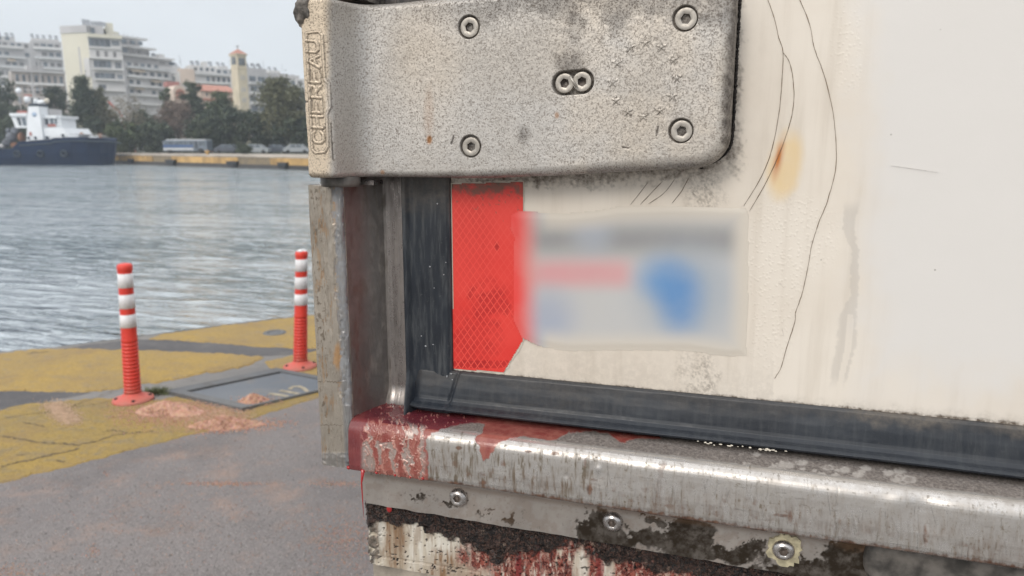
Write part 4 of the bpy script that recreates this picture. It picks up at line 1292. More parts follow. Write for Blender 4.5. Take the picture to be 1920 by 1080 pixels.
# lettering
def let(ch, c, w, h):
    """strokes of a capital in the unit box (x right, y up)"""
    S = {'C': [[(1, .78), (.75, 1), (.25, 1), (0, .75), (0, .25), (.25, 0), (.75, 0), (1, .22)]],
         'H': [[(0, 0), (0, 1)], [(1, 0), (1, 1)], [(0, .5), (1, .5)]],
         'E': [[(1, 1), (0, 1), (0, 0), (1, 0)], [(0, .5), (.85, .5)]],
         'R': [[(0, 0), (0, 1), (.7, 1), (1, .85), (1, .62), (.7, .48), (0, .48)], [(.5, .48), (1, 0)]],
         'A': [[(0, 0), (.5, 1), (1, 0)], [(.2, .35), (.8, .35)]],
         'U': [[(0, 1), (0, .22), (.25, 0), (.75, 0), (1, .22), (1, 1)]]}
    return S[ch]
lw = 2.4
dl = np.full(U.shape, 99.0)
reg = (U > 550) & (U < 640)
txt = 'CHEREAU'
# the word climbs the knuckle: its reading direction goes up, capitals lean to the left
start = np.array([599.0, 268.0]); end = np.array([586.5, 70.0])
Ldir = (end - start); pitch_ = 1 / 7.0
for i, ch in enumerate(txt):
    o = start + Ldir * (i * pitch_)
    adv = Ldir * pitch_ * 0.74
    hgt = np.array([-19.5, -1.3])
    cen_ = o + np.array([8.5, 0])
    for st in let(ch, 0, 0, 0):
        pts = [tuple(cen_ + adv * x + hgt * y) for x, y in st]
        dl[reg] = np.minimum(dl[reg], line_d(U[reg], V[reg], pts))
fr = [(575, 62), (598, 59), (604, 66), (609, 150), (617, 158), (619, 200), (613, 214), (615, 275), (609, 285), (592, 287), (586, 280)]
df = np.full(U.shape, 99.0)
df[reg] = np.minimum(line_d(U[reg], V[reg], fr + [fr[0]]), 99)
relief += 0.0011 * (1 - sstep(dl, 1.4, 3.0)) + 0.0010 * (1 - sstep(df, 1.0, 2.6))
gro = np.clip((1 - sstep(np.abs(dl - 3.4), .4, 1.3)) * .75 + (1 - sstep(np.abs(df - 2.9), .3, 1.2)) * .75, 0, 1) * (0.5 + .7 * nB)
# stars
stars = [(1181, 89), (1210, 80), (1240, 88), (1262, 112), (1269, 146), (1260, 181), (1237, 207), (1206, 218), (1177, 209), (1155, 188), (1148, 154), (1157, 118)]
ds = np.full(U.shape, 99.0)
for cx, cy in stars:
    rg_ = (np.abs(U - cx) < 16) & (np.abs(V - cy) < 16)
    for k in range(5):
        an = -math.pi / 2 + k * 2 * math.pi / 5 - 0.06
        ds[rg_] = np.minimum(ds[rg_], seg_d(U[rg_], V[rg_], (cx, cy), (cx + 9.5 * math.cos(an), cy + 9.5 * math.sin(an))) + 0.1 * np.hypot(U[rg_] - cx, V[rg_] - cy))
relief += 0.0009 * (1 - sstep(ds, .6, 2.0))
gro = np.maximum(gro, .8 * (1 - sstep(np.abs(ds - 2.2), .2, 1.0)) * (fbm(U / 6, V / 6, 139, 2) > .42))
# countersinks
heads = [(880, 51, .0082, .3), (1286, 35, .0084, .1), (883, 275, .0081, .5), (1278, 246, .0084, .25)]
rec = np.zeros_like(U); ringd = np.zeros_like(U)
for px, py, r, tw in heads:
    c = on_y(px, py, 0.012)
    dd = np.hypot(X - c[0] + .0006, Z - c[2] - .0003)
    rec = np.maximum(rec, 1 - sstep(dd, .0091, .0100)); ringd = np.maximum(ringd, 1 - sstep(dd, .0090, .0107))
cA, cB = on_y(1058.5, 156, .012), on_y(1091, 153, .012)
dd = seg_d(X, Z, (cA[0] - .001, cA[2]), (cB[0] + .0002, cB[2]))
rec = np.maximum(rec, 1.5 * (1 - sstep(dd, .0090, .0100))); ringd = np.maximum(ringd, 1 - sstep(dd, .0088, .0106))
relief = relief * (1 - np.clip(rec, 0, 1)) - rec * .0045
# nicks
for sg in ([(846, 270), (851, 254)], [(806, 258), (804, 268)], [(621, 232), (622, 250), (625, 300)], [(573, 234), (577, 290)], [(570, 190), (576, 191)], [(1234, 238), (1231, 254)], [(1168, 276), (1178, 278)], [(560, 160), (563, 230), (568, 300)]):
    d_ = line_d(U, V, sg) + (nC - .5) * 2
    relief -= .0007 * (1 - sstep(d_, .8, 2.0)); gro = np.maximum(gro, .85 * (1 - sstep(d_, .8, 2.2)))
grime = np.clip(ringd * .75 + gro, 0, 1)
grime = np.maximum(grime, np.clip(1.0 * (1 - sstep(XR - X - (nB - .5) * .005 - (nA - .5) * .003, .001, .0095)), 0, 1))  # grime, plus painted shade where the rounded right edge turns away
grime = np.maximum(grime, .55 * (1 - sstep(d_out + (nA - .5) * .008, .001, .0060)) * (X > -.335))
topd = (1 - sstep(V + (nA - .5) * 90 + (nB - .5) * 30, 8, 62)) * np.interp(U, [560, 800, 920, 1050, 1200, 1400], [.1, .25, .45, .62, .5, .5])
grime = np.maximum(grime, topd)
grime = np.maximum(grime, .6 * ell(U + (nB - .5) * 30, V + (nB - .5) * 24, 1066, 118, 26, 26, .6))
grime = np.maximum(grime, .55 * ell(U + (nB - .5) * 22, V + (nB - .5) * 26, 982, 252, 13, 16, .5))
grime = np.maximum(grime, .5 * ell(U + (nB - .5) * 30, V, 590, 332, 40, 8, .5))
warm = np.clip((1 - sstep(U + (nA - .5) * 16, 606, 626)) * 1.0 + .45 * sstep(U, 1000, 1100) * nA + .3 * ell(U, V, 800, 130, 60, 130, .7), 0, 1)  # warm light on the knuckle front painted in, with uneven warm patches elsewhere
rustm = np.clip(.8 * ell(U, V, 805, 262, 5, 8, .5) + .6 * ell(U, V, 717, 323, 4, 4, .5) + .6 * ell(U, V, 1044, 216, 4, 6, .5) + .22 * ell(U, V, 804, 215, 9, 46, .6), 0, 1)
Xd = X + NXg * (relief - drop_); Yd = BY + NYg * (relief - drop_)
# skirt that carries the edge back to the door
def pad(A, f):
    A = np.vstack([f(A[0]), A, f(A[-1])])
    return np.hstack([A, f(A[:, -1:])])
sk = lambda A: A[None, :] if A.ndim == 1 else A
Xp, Zp = pad(Xd, sk), pad(Z, sk)
bk = lambda A: (np.maximum(A, 0.048) if A.ndim == 2 else np.maximum(A, 0.048)[None, :])
Yp = pad(Yd, bk)
at_ = {k: pad(v, sk) for k, v in (('grime', np.clip(grime, 0, 1)), ('warm', warm), ('rust', rustm))}
gm = grid_mesh('hinge_strap', Xp, Yp, Zp, at_)
if gm.polygons[gm.polygons.__len__() // 2].normal.y > 0: gm.flip_normals()
hinge = link('hinge_strap', gm, M_cast, trailer, label='speckled cast metal hinge strap with raised lettering and star ring')
for px, py, r, tw in heads:
    socket_head('bolt', px, py, 0.0128, r, r * .50, .0042, M_bolt, hinge, turn=tw)
socket_head('bolt', 1058.5, 156, .0140, .0079, .0040, .004, M_bolt, hinge, turn=.2)
socket_head('bolt', 1091, 153, .0138, .0079, .0040, .004, M_bolt, hinge, turn=.45)
# wire twisted between the pair
b = MB(); w0, w1 = on_y(1069, 143, .0118), on_y(1081, 163, .0118); w2, w3 = on_y(1084, 140, .0102), on_y(1068, 168, .0102)
b.tube([w0, (w0 + w1) / 2 + np.array([0, -.001, 0]), w1], .0011, 8)
b.make('locking_wire', M_bolt, hinge, True)
# dark crust along the right edge of the strap
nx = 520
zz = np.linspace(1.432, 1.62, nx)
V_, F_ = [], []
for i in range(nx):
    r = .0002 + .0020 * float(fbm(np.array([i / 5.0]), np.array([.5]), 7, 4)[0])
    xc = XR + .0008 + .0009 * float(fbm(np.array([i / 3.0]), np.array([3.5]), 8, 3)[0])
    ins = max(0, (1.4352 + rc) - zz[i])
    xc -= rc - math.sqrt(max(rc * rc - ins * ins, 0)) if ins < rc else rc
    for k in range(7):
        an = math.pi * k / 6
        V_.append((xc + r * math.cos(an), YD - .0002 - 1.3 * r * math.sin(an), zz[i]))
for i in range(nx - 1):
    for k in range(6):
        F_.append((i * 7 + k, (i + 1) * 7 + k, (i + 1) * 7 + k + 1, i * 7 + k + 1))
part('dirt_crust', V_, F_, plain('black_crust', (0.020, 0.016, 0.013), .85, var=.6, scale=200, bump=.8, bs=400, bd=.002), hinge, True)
# broken lump on the top corner, hinge bush, washer and steel behind the strap
bm = bmesh.new(); bmesh.ops.create_icosphere(bm, subdivisions=4, radius=1.0)
cl = on_y(572, 20, -0.026)
V = []
for v in bm.verts:
    n_ = 0.55 + 0.9 * float(fbm(np.array([v.co.x * 2.6 + 5]), np.array([v.co.z * 2.6 + v.co.y * 2]), 55, 4, .65)[0])
    V.append((cl[0] + v.co.x * .0088 * n_ - v.co.z * -.0022, cl[1] + v.co.y * .008 * n_, cl[2] + v.co.z * .0135 * n_))
Fc = [tuple(v.index for v in f.verts) for f in bm.faces]; bm.free()
part('torn_lump', V, Fc, M_tar, hinge, True)
b = MB(); b.lathe([(0.0, 1.4255), (.0165, 1.4255), (.0180, 1.4235), (.0180, 1.4180), (.0170, 1.4150), (.0, 1.4150)], (-0.3700 + .012, 0.000, 0), 40)
b.make('hinge_bush', M_lamp, trailer, True)
b = MB(); b.box(-0.352, -0.331, 0.012, 0.030, 1.4158, 1.4200); b.make('washer_plate', M_jamb, trailer)
b = MB(); b.box(-0.3700, -0.3345, 0.004, 0.06, 1.5775, 1.66); b.make('hinge_block', M_tar, trailer)

# =================================================================== THINGS ON THE QUAY
def mat_scuffed(name, col, dirt, rough, z0, amt):
    a = Mat(name)
    n = a.noise(14, a.obj((1, 1, .5)), detail=6, rough=.7); f = a.noise(60, a.obj((1, 1, .25)), detail=5, rough=.7)
    s_ = a.N.new('ShaderNodeSeparateXYZ'); a.L.new(a.obj(), s_.inputs[0])
    low = a.step(s_.outputs['Z'], z0, 0.0)
    c = a.mix(a.step(n, .3, .7), tuple(x * .88 for x in col), tuple(min(1, x * 1.08) for x in col))
    c = a.mix(a.op('MULTIPLY', a.step(f, .52, .68), amt), c, dirt)
    c = a.mix(a.op('MULTIPLY', low, a.step(n, .35, .6, .25, .85)), c, dirt)
    return a.out(c, a.step(n, .3, .7, rough * .85, rough * 1.2))

M_or = mat_scuffed('orange_plastic', (0.66, 0.047, 0.030), (0.25, 0.12, 0.085), 0.45, 0.16, .22)
M_or2 = mat_scuffed('orange_plastic_base', (0.62, 0.10, 0.075), (0.30, 0.16, 0.12), 0.65, 0.06, .4)
M_wh = mat_scuffed('white_reflective_band', (0.70, 0.69, 0.70), (0.42, 0.40, 0.38), 0.45, 0.01, .35)
M_stl = mat_ground('cover_steel', (0.135, 0.150, 0.170), (0.175, 0.185, 0.200), (0.20, 0.175, 0.15), 0.35, bumpd=.002)
M_fra = mat_ground('cover_frame', (0.125, 0.130, 0.138), (0.17, 0.17, 0.17), (0.10, 0.085, 0.07), 0.4, bumpd=.002)
M_gap = plain('dark_gap', (0.02, 0.018, 0.015), .9)
M_num = plain('stencil_paint', (0.30, 0.26, 0.19), 0.8, var=.25, scale=30)


def mat_gran():
    a = Mat('pink_granules')
    v = a.voro(150, out='Color')
    c = a.mix(a.step(a.noise(40, detail=5), 0.3, 0.7), (0.40, 0.19, 0.12), (0.50, 0.28, 0.19))
    c = a.mix(0.25, c, v)
    c = a.mix(0.72, c, a.mix(a.step(a.noise(90), .35, .65), (0.42, 0.205, 0.13), (0.56, 0.33, 0.23)))
    return a.out(c, 0.85, 0.0, a.bump(a.voro(130), 0.8, 0.006))

M_gran = mat_gran()


def bollard(base_px, top_px, label):
    base = on_z(*base_px, 0.0)
    # height from the survey: same distance as the base
    d = (base - CAM) @ FW
    k = 0.0
    lo, hi = 0.3, 1.4
    for _ in range(40):
        k = (lo + hi) / 2
        _, v = survey_uv(base + np.array([0, 0, k]))
        if v > top_px[1]: lo = k
        else: hi = k
    Ht = k
    ut, _ = survey_uv(base + np.array([0, 0, Ht]))
    lean = (top_px[0] - ut) * d / FPX
    t = thing('bollard', label, 'bollard', base, 'red and white flexible bollards on the quay')
    t['lean'] = float(lean)
    def rad(f): return np.interp(f, [0.04, 1.0], [0.0455, 0.037])
    def put(mbuild, name, mat):
        V = [(v[0] + base[0] + RT[0] * lean * v[2] / Ht, v[1] + base[1] + RT[1] * lean * v[2] / Ht, v[2]) for v in mbuild.V]
        return part(name, V, mbuild.F, mat, t, True)
    b = MB()
    pr = [(0.0, 0.0), (0.108, 0.0), (0.112, 0.010), (0.108, 0.020), (0.075, 0.030), (0.055, 0.040), (0.047, 0.055)]
    b.lathe(pr, (0, 0, 0), 40); put(b, 'base', M_or2)
    for k in range(4):
        an = math.pi / 4 + k * math.pi / 2
        b = MB(); b.lathe([(0, .031), (.009, .031), (.010, .027), (.010, .018)], (0.088 * math.cos(an), 0.088 * math.sin(an), 0), 10); put(b, 'anchor_bolt', M_gap)
    # ribbed lower half, smooth upper half
    pr = []
    z0, z1 = 0.05, Ht * 0.46
    nr = 15
    for i in range(nr):
        za = z0 + (z1 - z0) * i / nr; zb_ = z0 + (z1 - z0) * (i + 1) / nr
        r = rad(za / Ht)
        pr += [(r - .0022, za), (r - .0022, za + (zb_ - za) * .3), (r + .001, za + (zb_ - za) * .38), (r + .001, za + (zb_ - za) * .92)]
    for f in np.linspace(.465, .955, 8): pr.append((rad(f), f * Ht))
    b = MB(); b.lathe(pr, (0, 0, 0), 36); put(b, 'post', M_or)
    b = MB(); b.lathe([(rad(.95) + .0005, .948 * Ht), (rad(.95) + .003, .953 * Ht), (rad(.95) + .003, .985 * Ht), (rad(.95) - .004, .996 * Ht), (rad(.95) - .014, Ht), (0, Ht)], (0, 0, 0), 36); put(b, 'cap', M_or)
    # bands placed as surveyed on the post
    for f0, f1 in ((0.832, 0.932), (0.685, 0.785), (0.548, 0.642)):
        b = MB(); b.lathe([(rad(f0) - .001, f0 * Ht), (rad(f0) + .0018, f0 * Ht + .001), (rad(f1) + .0018, f1 * Ht - .001), (rad(f1) - .001, f1 * Ht)], (0, 0, 0), 36); put(b, 'reflective_band', M_wh)
    return t, Ht


bollard((250, 752), (233, 494), 'orange red bollard with three white bands beside the pink granules')
_, H2 = bollard((563, 690), (565, 470), 'orange red bollard with bird droppings on its cap, next to the trailer post')
LEAN2 = bpy.data.objects['bollard.001']['lean']
tp_ = on_z(563, 690, 0) + np.array([0, 0, H2 - .004]) + RT * LEAN2
bm = bmesh.new(); bmesh.ops.create_icosphere(bm, subdivisions=3, radius=0.03)
V = []
for v in bm.verts:
    k = .6 + .8 * float(fbm(np.array([v.co.x * 90 + 9]), np.array([v.co.y * 90]), 4, 3)[0])
    V.append((tp_[0] + v.co.x * k * 1.1, tp_[1] + v.co.y * k * 1.1, tp_[2] + abs(v.co.z) * .42 * k))
Fc = [tuple(v.index for v in f.verts) for f in bm.faces]; bm.free()
part('dropping', V, Fc, M_wh, bpy.data.objects['bollard.001'], True)

# ---- trench cover with a painted number
Lc, Tc, Bc = on_z(310, 738.5, 0), on_z(518, 695.5, 0), on_z(455, 772, 0)
Rc = Tc + Bc - Lc
uu, vv_ = Tc - Lc, Bc - Lc
def q_(a_, b_, z): return tuple(Lc + uu * a_ + vv_ * b_ + np.array([0, 0, z]))
cover = thing('trench_cover', 'grey steel trench cover in its frame with faded painted number', 'manhole cover', tuple((Lc + Rc) / 2))
fw_ = (0.085, 0.15)
def quadbox(a0, a1, b0, b1, z0, z1):
    return MB().hexa([q_(a0, b0, z0), q_(a1, b0, z0), q_(a1, b1, z0), q_(a0, b1, z0), q_(a0, b0, z1), q_(a1, b0, z1), q_(a1, b1, z1), q_(a0, b1, z1)])
quadbox(0, 1, 0, fw_[1], -.02, .022).make('frame_bar', M_fra, cover)
quadbox(0, 1, 1 - .03, 1, -.02, .022).make('frame_bar', M_fra, cover)
quadbox(0, fw_[0], fw_[1], 1 - .03, -.02, .0218).make('frame_bar', M_fra, cover)
quadbox(1 - .07, 1, fw_[1], 1 - .03, -.02, .0218).make('frame_bar', M_fra, cover)
quadbox(fw_[0], .93, fw_[1], .97, -.018, .010).make('recess', M_gap, cover)
lid = quadbox(fw_[0] + .012, .918, fw_[1] + .045, .962, .0, .0165).make('lid', M_stl, cover)


def ground_stroke(name, pts, w, z, mat, parent):
    P = [on_z(px, py, z) for px, py in pts]
    V, Fc = [], []
    for i, q in enumerate(P):
        d = P[min(i + 1, len(P) - 1)] - P[max(i - 1, 0)]
        n = np.array([-d[1], d[0], 0]); n /= np.linalg.norm(n) + 1e-9
        V += [q + n * w / 2, q - n * w / 2]
    for i in range(len(P) - 1):
        Fc.append((2 * i, 2 * i + 1, 2 * i + 3, 2 * i + 2))
    off = wloc(parent)
    me = mesh_from(name, V, Fc, off=off)
    for p in me.polygons:
        pass
    if me.polygons[0].normal.z < 0: me.flip_normals()
    return link(name, me, mat, parent)

ground_stroke('painted_digit', [(505, 737.5), (522, 740), (540, 743)], .030, .0185, M_num, lid)
ground_stroke('painted_digit', [(525, 731.5), (543, 735), (563, 739)], .030, .0185, M_num, lid)
ground_stroke('painted_digit', [(544, 730), (545, 727), (550, 724.5), (560, 724), (568, 727), (573, 731), (579, 735.5), (590, 733.5), (604, 728)], .028, .0185, M_num, lid)


# ---- heaps of pink granules
def heap(px, py, a_, b_, h, z0, rot, label, seed):
    c = on_z(px, py, z0)
    n, m = 46, 96
    rr_ = np.linspace(0, 1, n)[:, None] ** .85; th = np.linspace(0, 2 * math.pi, m, endpoint=False)[None, :]
    lim = 1 + 0.35 * (fbm(np.cos(th) * 2 + 5, np.sin(th) * 2 + 5, seed, 3) - .5)
    x = rr_ * np.cos(th) * lim; y = rr_ * np.sin(th) * lim
    z = h * (1 - rr_ ** 1.3) * (0.35 + 1.2 * fbm(x * 2.6 + 3, y * 2.6 + 3, seed, 4)) + .020 * (fbm(x * a_ * 60 + 7, y * b_ * 60 + 7, seed + 2, 3) - .5) * (1 - rr_ ** 4)
    z[-1] = -.004
    ax = RT * math.cos(rot) + HF * math.sin(rot); ay = -RT * math.sin(rot) + HF * math.cos(rot)
    X = x * a_ * ax[0] + y * b_ * ay[0]; Y = x * a_ * ax[1] + y * b_ * ay[1]
    me = grid_mesh('granule_heap', X, Y, z, None, close=True)
    if sum(p.normal.z for p in me.polygons) < 0: me.flip_normals()
    o = link('granule_heap', me, M_gran, None, label, None, 'heap', 'heaps of pink granules on the quay')
    o.location = Vector(c)
    return c, ax * a_, ay * b_

hs = [heap(318, 772,   .19, .09, .060, .008, -.1, 'low pink granule heap at the foot of the nearer bollard', 3),
      heap(422, 799, .20, .06, .055, .004, .12, 'long pink granule heap lying on the yellow and asphalt edge', 6),
      heap(476, 752, .085, .055, .045, .0165, 0, 'small pink granule heap lying on the steel trench cover', 9)]

V, Fc = [], []
def grain(p, r):
    n = len(V)
    an = random.random() * 6.28
    for k in range(3):
        V.append((p[0] + r * math.cos(an + k * 2.1), p[1] + r * math.sin(an + k * 2.1), p[2]))
    V.append((p[0] + random.uniform(-.3, .3) * r, p[1] + random.uniform(-.3, .3) * r, p[2] + r * random.uniform(.7, 1.2)))
    Fc.extend([(n, n + 1, n + 3), (n + 1, n + 2, n + 3), (n + 2, n, n + 3)])
for (c, ax, ay), k, hh_ in zip(hs, (1100, 1100, 300), (.060, .055, .045)):
    for i in range(k):          # coarse crumbs lying on the heap itself
        r_, t_ = min(.97, abs(random.gauss(0, .5))), random.random() * 6.28
        p = c + ax * r_ * math.cos(t_) + ay * r_ * math.sin(t_)
        p[2] = c[2] + hh_ * (1 - r_ ** 1.3) * .92 - .002
        grain(p, random.uniform(.004, .010))
for (c, ax, ay), k in zip(hs, (1500, 1500, 260)):
    for i in range(k):
        r_, t_ = abs(random.gauss(.75, .45)), random.random() * 6.28
        p = c + ax * r_ * math.cos(t_) * 1.15 + ay * r_ * math.sin(t_) * 1.3
        p[2] = c[2] + .0005
        grain(p, random.uniform(.0025, .0065))
for i in range(3600):       # a veil of dust round the heaps and further out on the quay
    px, py = random.gauss(350, 75), random.gauss(778, 16)
    if not (200 < px < 470 and 745 < py < 815): continue
    p = on_z(px, py, .0085); grain(p, random.uniform(.002, .005))
V2, F2 = V, Fc
V, Fc = [], []
for i in range(2600):
    t_ = random.random()
    px, py = random.gauss(100 + 34 * t_, 13), random.gauss(757 + 34 * t_, 5)
    p = on_z(px, py, .0085); grain(p, random.uniform(.002, .005))
for i in range(2400):
    px, py = random.gauss(395, 55), random.gauss(776, 11)
    if not (240 < px < 480 and 752 < py < 805): continue
    p = on_z(px, py, .0085); grain(p, random.uniform(.002, .0045))
link('pale_dust', mesh_from('pale_dust', V, Fc), plain('dust_pale', (0.46, 0.33, 0.235), .9, var=.15, scale=30), None, 'pale pinkish dust strewn over the yellow kerb', 'stuff')
V, Fc = V2, F2
for cx, cy, sx_, sy_, k in ((420, 907, 50, 2.5, 500), (630, 907, 30, 3, 260), (645, 1010, 40, 30, 900), (20, 1070, 30, 8, 200), (175, 1035, 8, 8, 60), (200, 888, 6, 3, 30), (300, 960, 160, 70, 700)):
    for i in range(k):
        p = on_z(random.gauss(cx, sx_), random.gauss(cy, sy_), .0045); grain(p, random.uniform(.0012, .0035))
me = mesh_from('scattered_granules', V, Fc)
link('scattered_granules', me, M_gran, None, 'scattered pink granules and dust on the quay', 'stuff')

# loose stone chips on the asphalt
V, Fc = [], []
for i in range(5200):
    px, py = random.uniform(-40, 700), 1080 - 330 * random.random() ** 1.3
    lim = np.interp(px, [0, 350, 590, 700], [910, 822, 755, 720])
    if py < lim: continue
    grain(on_z(px, py, .0045), random.uniform(.0015, .0042))
link('stone_chips', mesh_from('stone_chips', V, Fc), plain('chip_stone', (0.26, 0.245, 0.235), .8, var=.5, scale=60), None, 'loose grey stone chips on the asphalt', 'stuff')

# tuft of grass behind the nearer bollard
V, Fc = [], []
for i in range(420):
    p = on_z(random.gauss(296, 12), random.gauss(737, 2.2), .0)
    h_ = random.uniform(.012, .045); an = random.random() * 6.28; w_ = .0028
    dx_, dy_ = math.cos(an), math.sin(an)
    n = len(V)
    V += [(p[0] - dy_ * w_, p[1] + dx_ * w_, 0), (p[0] + dy_ * w_, p[1] - dx_ * w_, 0), (p[0] + dx_ * h_ * .7, p[1] + dy_ * h_ * .7, h_)]
    Fc.append((n, n + 1, n + 2))
link('grass', mesh_from('grass', V, Fc), plain('grass_green', (0.12, 0.135, 0.06), .7, var=.4, scale=80), None, 'short grass in the joint by the nearer bollard', 'stuff')
# drain ring on the far yellow block
c = on_z(515, 624, .008)
b = MB(); b.lathe([(.05, .0), (.05, .006), (.085, .006), (.09, 0)], tuple(c), 24); b.lathe([(0, .002), (.05, .002)], tuple(c), 24)
o = b.make('drain_ring', M_fra, None, True, label='small round drain ring in the far yellow quay block', cat='drain')

# cracks in the yellow kerb
M_crk = plain('crack_soil', (0.12, 0.088, 0.05), .95, var=.3, scale=40)
def ground_crack(pts, w, seed):
    Q = []
    for (x0, y0), (x1, y1) in zip(pts[:-1], pts[1:]):
        n = max(2, int(math.hypot(x1 - x0, y1 - y0) / 4))
        for k in range(n):
            t_ = k / n
            Q.append((x0 + (x1 - x0) * t_ + random.gauss(0, .8), y0 + (y1 - y0) * t_ + random.gauss(0, .7)))
    Q.append(pts[-1])
    P = [on_z(px, py, .0095) for px, py in Q]
    V, Fc = [], []
    for i, q in enumerate(P):
        d = P[min(i + 1, len(P) - 1)] - P[max(i - 1, 0)]
        nn = np.array([-d[1], d[0], 0]); nn /= np.linalg.norm(nn) + 1e-9
        ww = .6 * w * random.uniform(.15, 1.3) * (0.2 if i in (0, len(P) - 1) else 1)
        V += [q + nn * ww / 2, q - nn * ww / 2]
    for i in range(len(P) - 1):
        f = (2 * i, 2 * i + 1, 2 * i + 3, 2 * i + 2); Fc.append(f)
    me = mesh_from('ground_crack', V, Fc)
    if me.polygons[0].normal.z < 0: me.flip_normals()
    link('ground_crack', me, M_crk, None, kind='structure')
for i, (pts, w) in enumerate((
    ([(0, 817), (30, 821), (70, 829), (110, 831), (148, 834), (180, 828), (215, 815), (255, 811), (290, 808)], .022),
    ([(0, 876), (25, 868), (60, 862), (95, 852), (120, 848), (150, 840)], .026),
    ([(40, 791), (65, 796), (85, 800)], .014),
    ([(105, 862), (118, 866), (124, 864)], .03), ([(190, 808), (215, 806), (240, 812)], .02),
    ([(70, 775), (130, 764), (180, 757), (225, 748), (262, 745)], .012), ([(30, 853), (48, 851)], .012),
    ([(48, 664), (62, 661), (92, 659)], .03), ([(215, 731), (160, 752), (110, 771), (50, 777), (0, 786)], .010)), ):
    ground_crack(pts, w, i)
for p_ in [(385, 783), (400, 786)]: pass

# =================================================================== THE FAR SHORE
M_quayw = mat_ground('quay_wall_stone', (0.19, 0.155, 0.11), (0.26, 0.20, 0.12), (0.10, 0.085, 0.07), 0.3)
M_qyel = plain('quay_yellow_band', (0.41, 0.255, 0.095), .8, var=.35, scale=.4)
M_qtop = plain('quay_coping', (0.36, 0.31, 0.26), .85, var=.2, scale=.3)
M_wet = plain('wet_wall', (0.050, 0.046, 0.044), .6, var=.3, scale=.5)
M_soil = plain('far_land', (0.10, 0.10, 0.075), .95, var=.3, scale=.05)
M_hollow = plain('hollow_dark', (0.022, 0.024, 0.028), .8)

qa, qb = on_z(205, 306.5, -1.2), on_z(560, 318.5, -1.2)
qd = qb - qa; qd[2] = 0; qd /= np.linalg.norm(qd)
qn = np.array([-qd[1], qd[0], 0.0])
if qn @ HF < 0: qn = -qn
qL, qR = qa - qd * 95, qb + qd * 120
TOPQ = 0.42


def strip(name, a_, b_, n0, n1, z0, z1, mat, parent=None, **kw):
    b = MB()
    c = [a_ + qn * n0, b_ + qn * n0, b_ + qn * n1, a_ + qn * n1]
    b.hexa([(p[0], p[1], z0) for p in c] + [(p[0], p[1], z1) for p in c])
    return b.make(name, mat, parent, **kw)

strip('far_quay', qL, qR, 0.0, 12, -3.0, TOPQ - .25, M_quayw, kind='structure')
strip('far_quay_coping', qL, qR, -0.15, 11, TOPQ - .25, TOPQ, M_qtop, kind='structure')
strip('far_quay_waterline', qL, qR, -0.08, .02, -2.0, -0.72, M_wet, kind='structure')
Lq = np.linalg.norm(qR - qL); s0 = 0.0; i = 0
while s0 < Lq - 1:
    w = random.uniform(4.5, 7.5)
    a_, b_ = qL + qd * s0, qL + qd * min(Lq, s0 + w)
    if i % 4 != 2:
        strip('yellow_band', a_, b_, -0.10, .01, -0.68, TOPQ - .27, M_qyel, kind='structure')
    s0 += w + (0.0 if i % 3 else .5); i += 1
for px, w in ((325, 3.0), (440, 2.6), (535, 2.0), (250, 1.6)):
    c = qa + qd * ((px - 205) / 355 * np.linalg.norm(qb - qa) * (1.0))
    # dark blocks set before the wall, standing in for its hollows
    r0 = ray(px, 310); t = ((qa - CAM) @ qn) / (r0 @ qn); p = CAM + r0 * t
    b = MB()
    pts = [p - qd * w / 2, p + qd * w / 2, p + qd * w * .3, p - qd * w * .3]
    zz_ = [-.35, -.35, -1.05, -1.05]
    P4 = [np.array([q[0], q[1], z]) for q, z in zip(pts, zz_)]
    b.prism(P4, qn * -.55, qn * -.12)
    b.make('quay_hollow', M_hollow, None, label='dark block standing in for a hollow in the far quay wall ' + {325: 'below the white bus', 440: 'below the round shrub', 535: 'nearest the trailer post', 250: 'nearest the tug bow'}[px], cat='hollow', group='hollows in the far quay wall')
# bollard on the far coping
p = CAM + ray(389, 291) * ((((qa - CAM) + qn * .6) @ qn) / (ray(389, 291) @ qn))
b = MB(); b.lathe([(.22, TOPQ), (.20, TOPQ + .3), (.34, TOPQ + .42), (.30, TOPQ + .56), (0, TOPQ + .6)], (p[0], p[1], 0), 14)
b.make('mooring_bollard', M_qyel, None, True, label='small yellow mooring bollard on the far quay edge', cat='bollard')
# land behind the quay and the slope the town stands on
nu, nv = 40, 30
uu_ = np.linspace(-260, 330, nu)[:, None]; vv2 = np.concatenate([[10.5], np.linspace(14, 420, nv - 1)])[None, :]
o_ = (qa + qb) / 2
X = o_[0] + qd[0] * uu_ + qn[0] * vv2; Y = o_[1] + qd[1] * uu_ + qn[1] * vv2
Z = TOPQ - .03 + 18 * sstep(vv2 + 0 * uu_, 45, 300) + (fbm(uu_ / 40 + 9 + 0 * vv2, vv2 / 40 + 0 * uu_, 3) - .5) * 2 * sstep(vv2 + 0 * uu_, 30, 80)
me = grid_mesh('far_land', X, Y, Z, None)
if me.polygons[50].normal.z < 0: me.flip_normals()
link('far_land', me, M_soil, kind='structure')

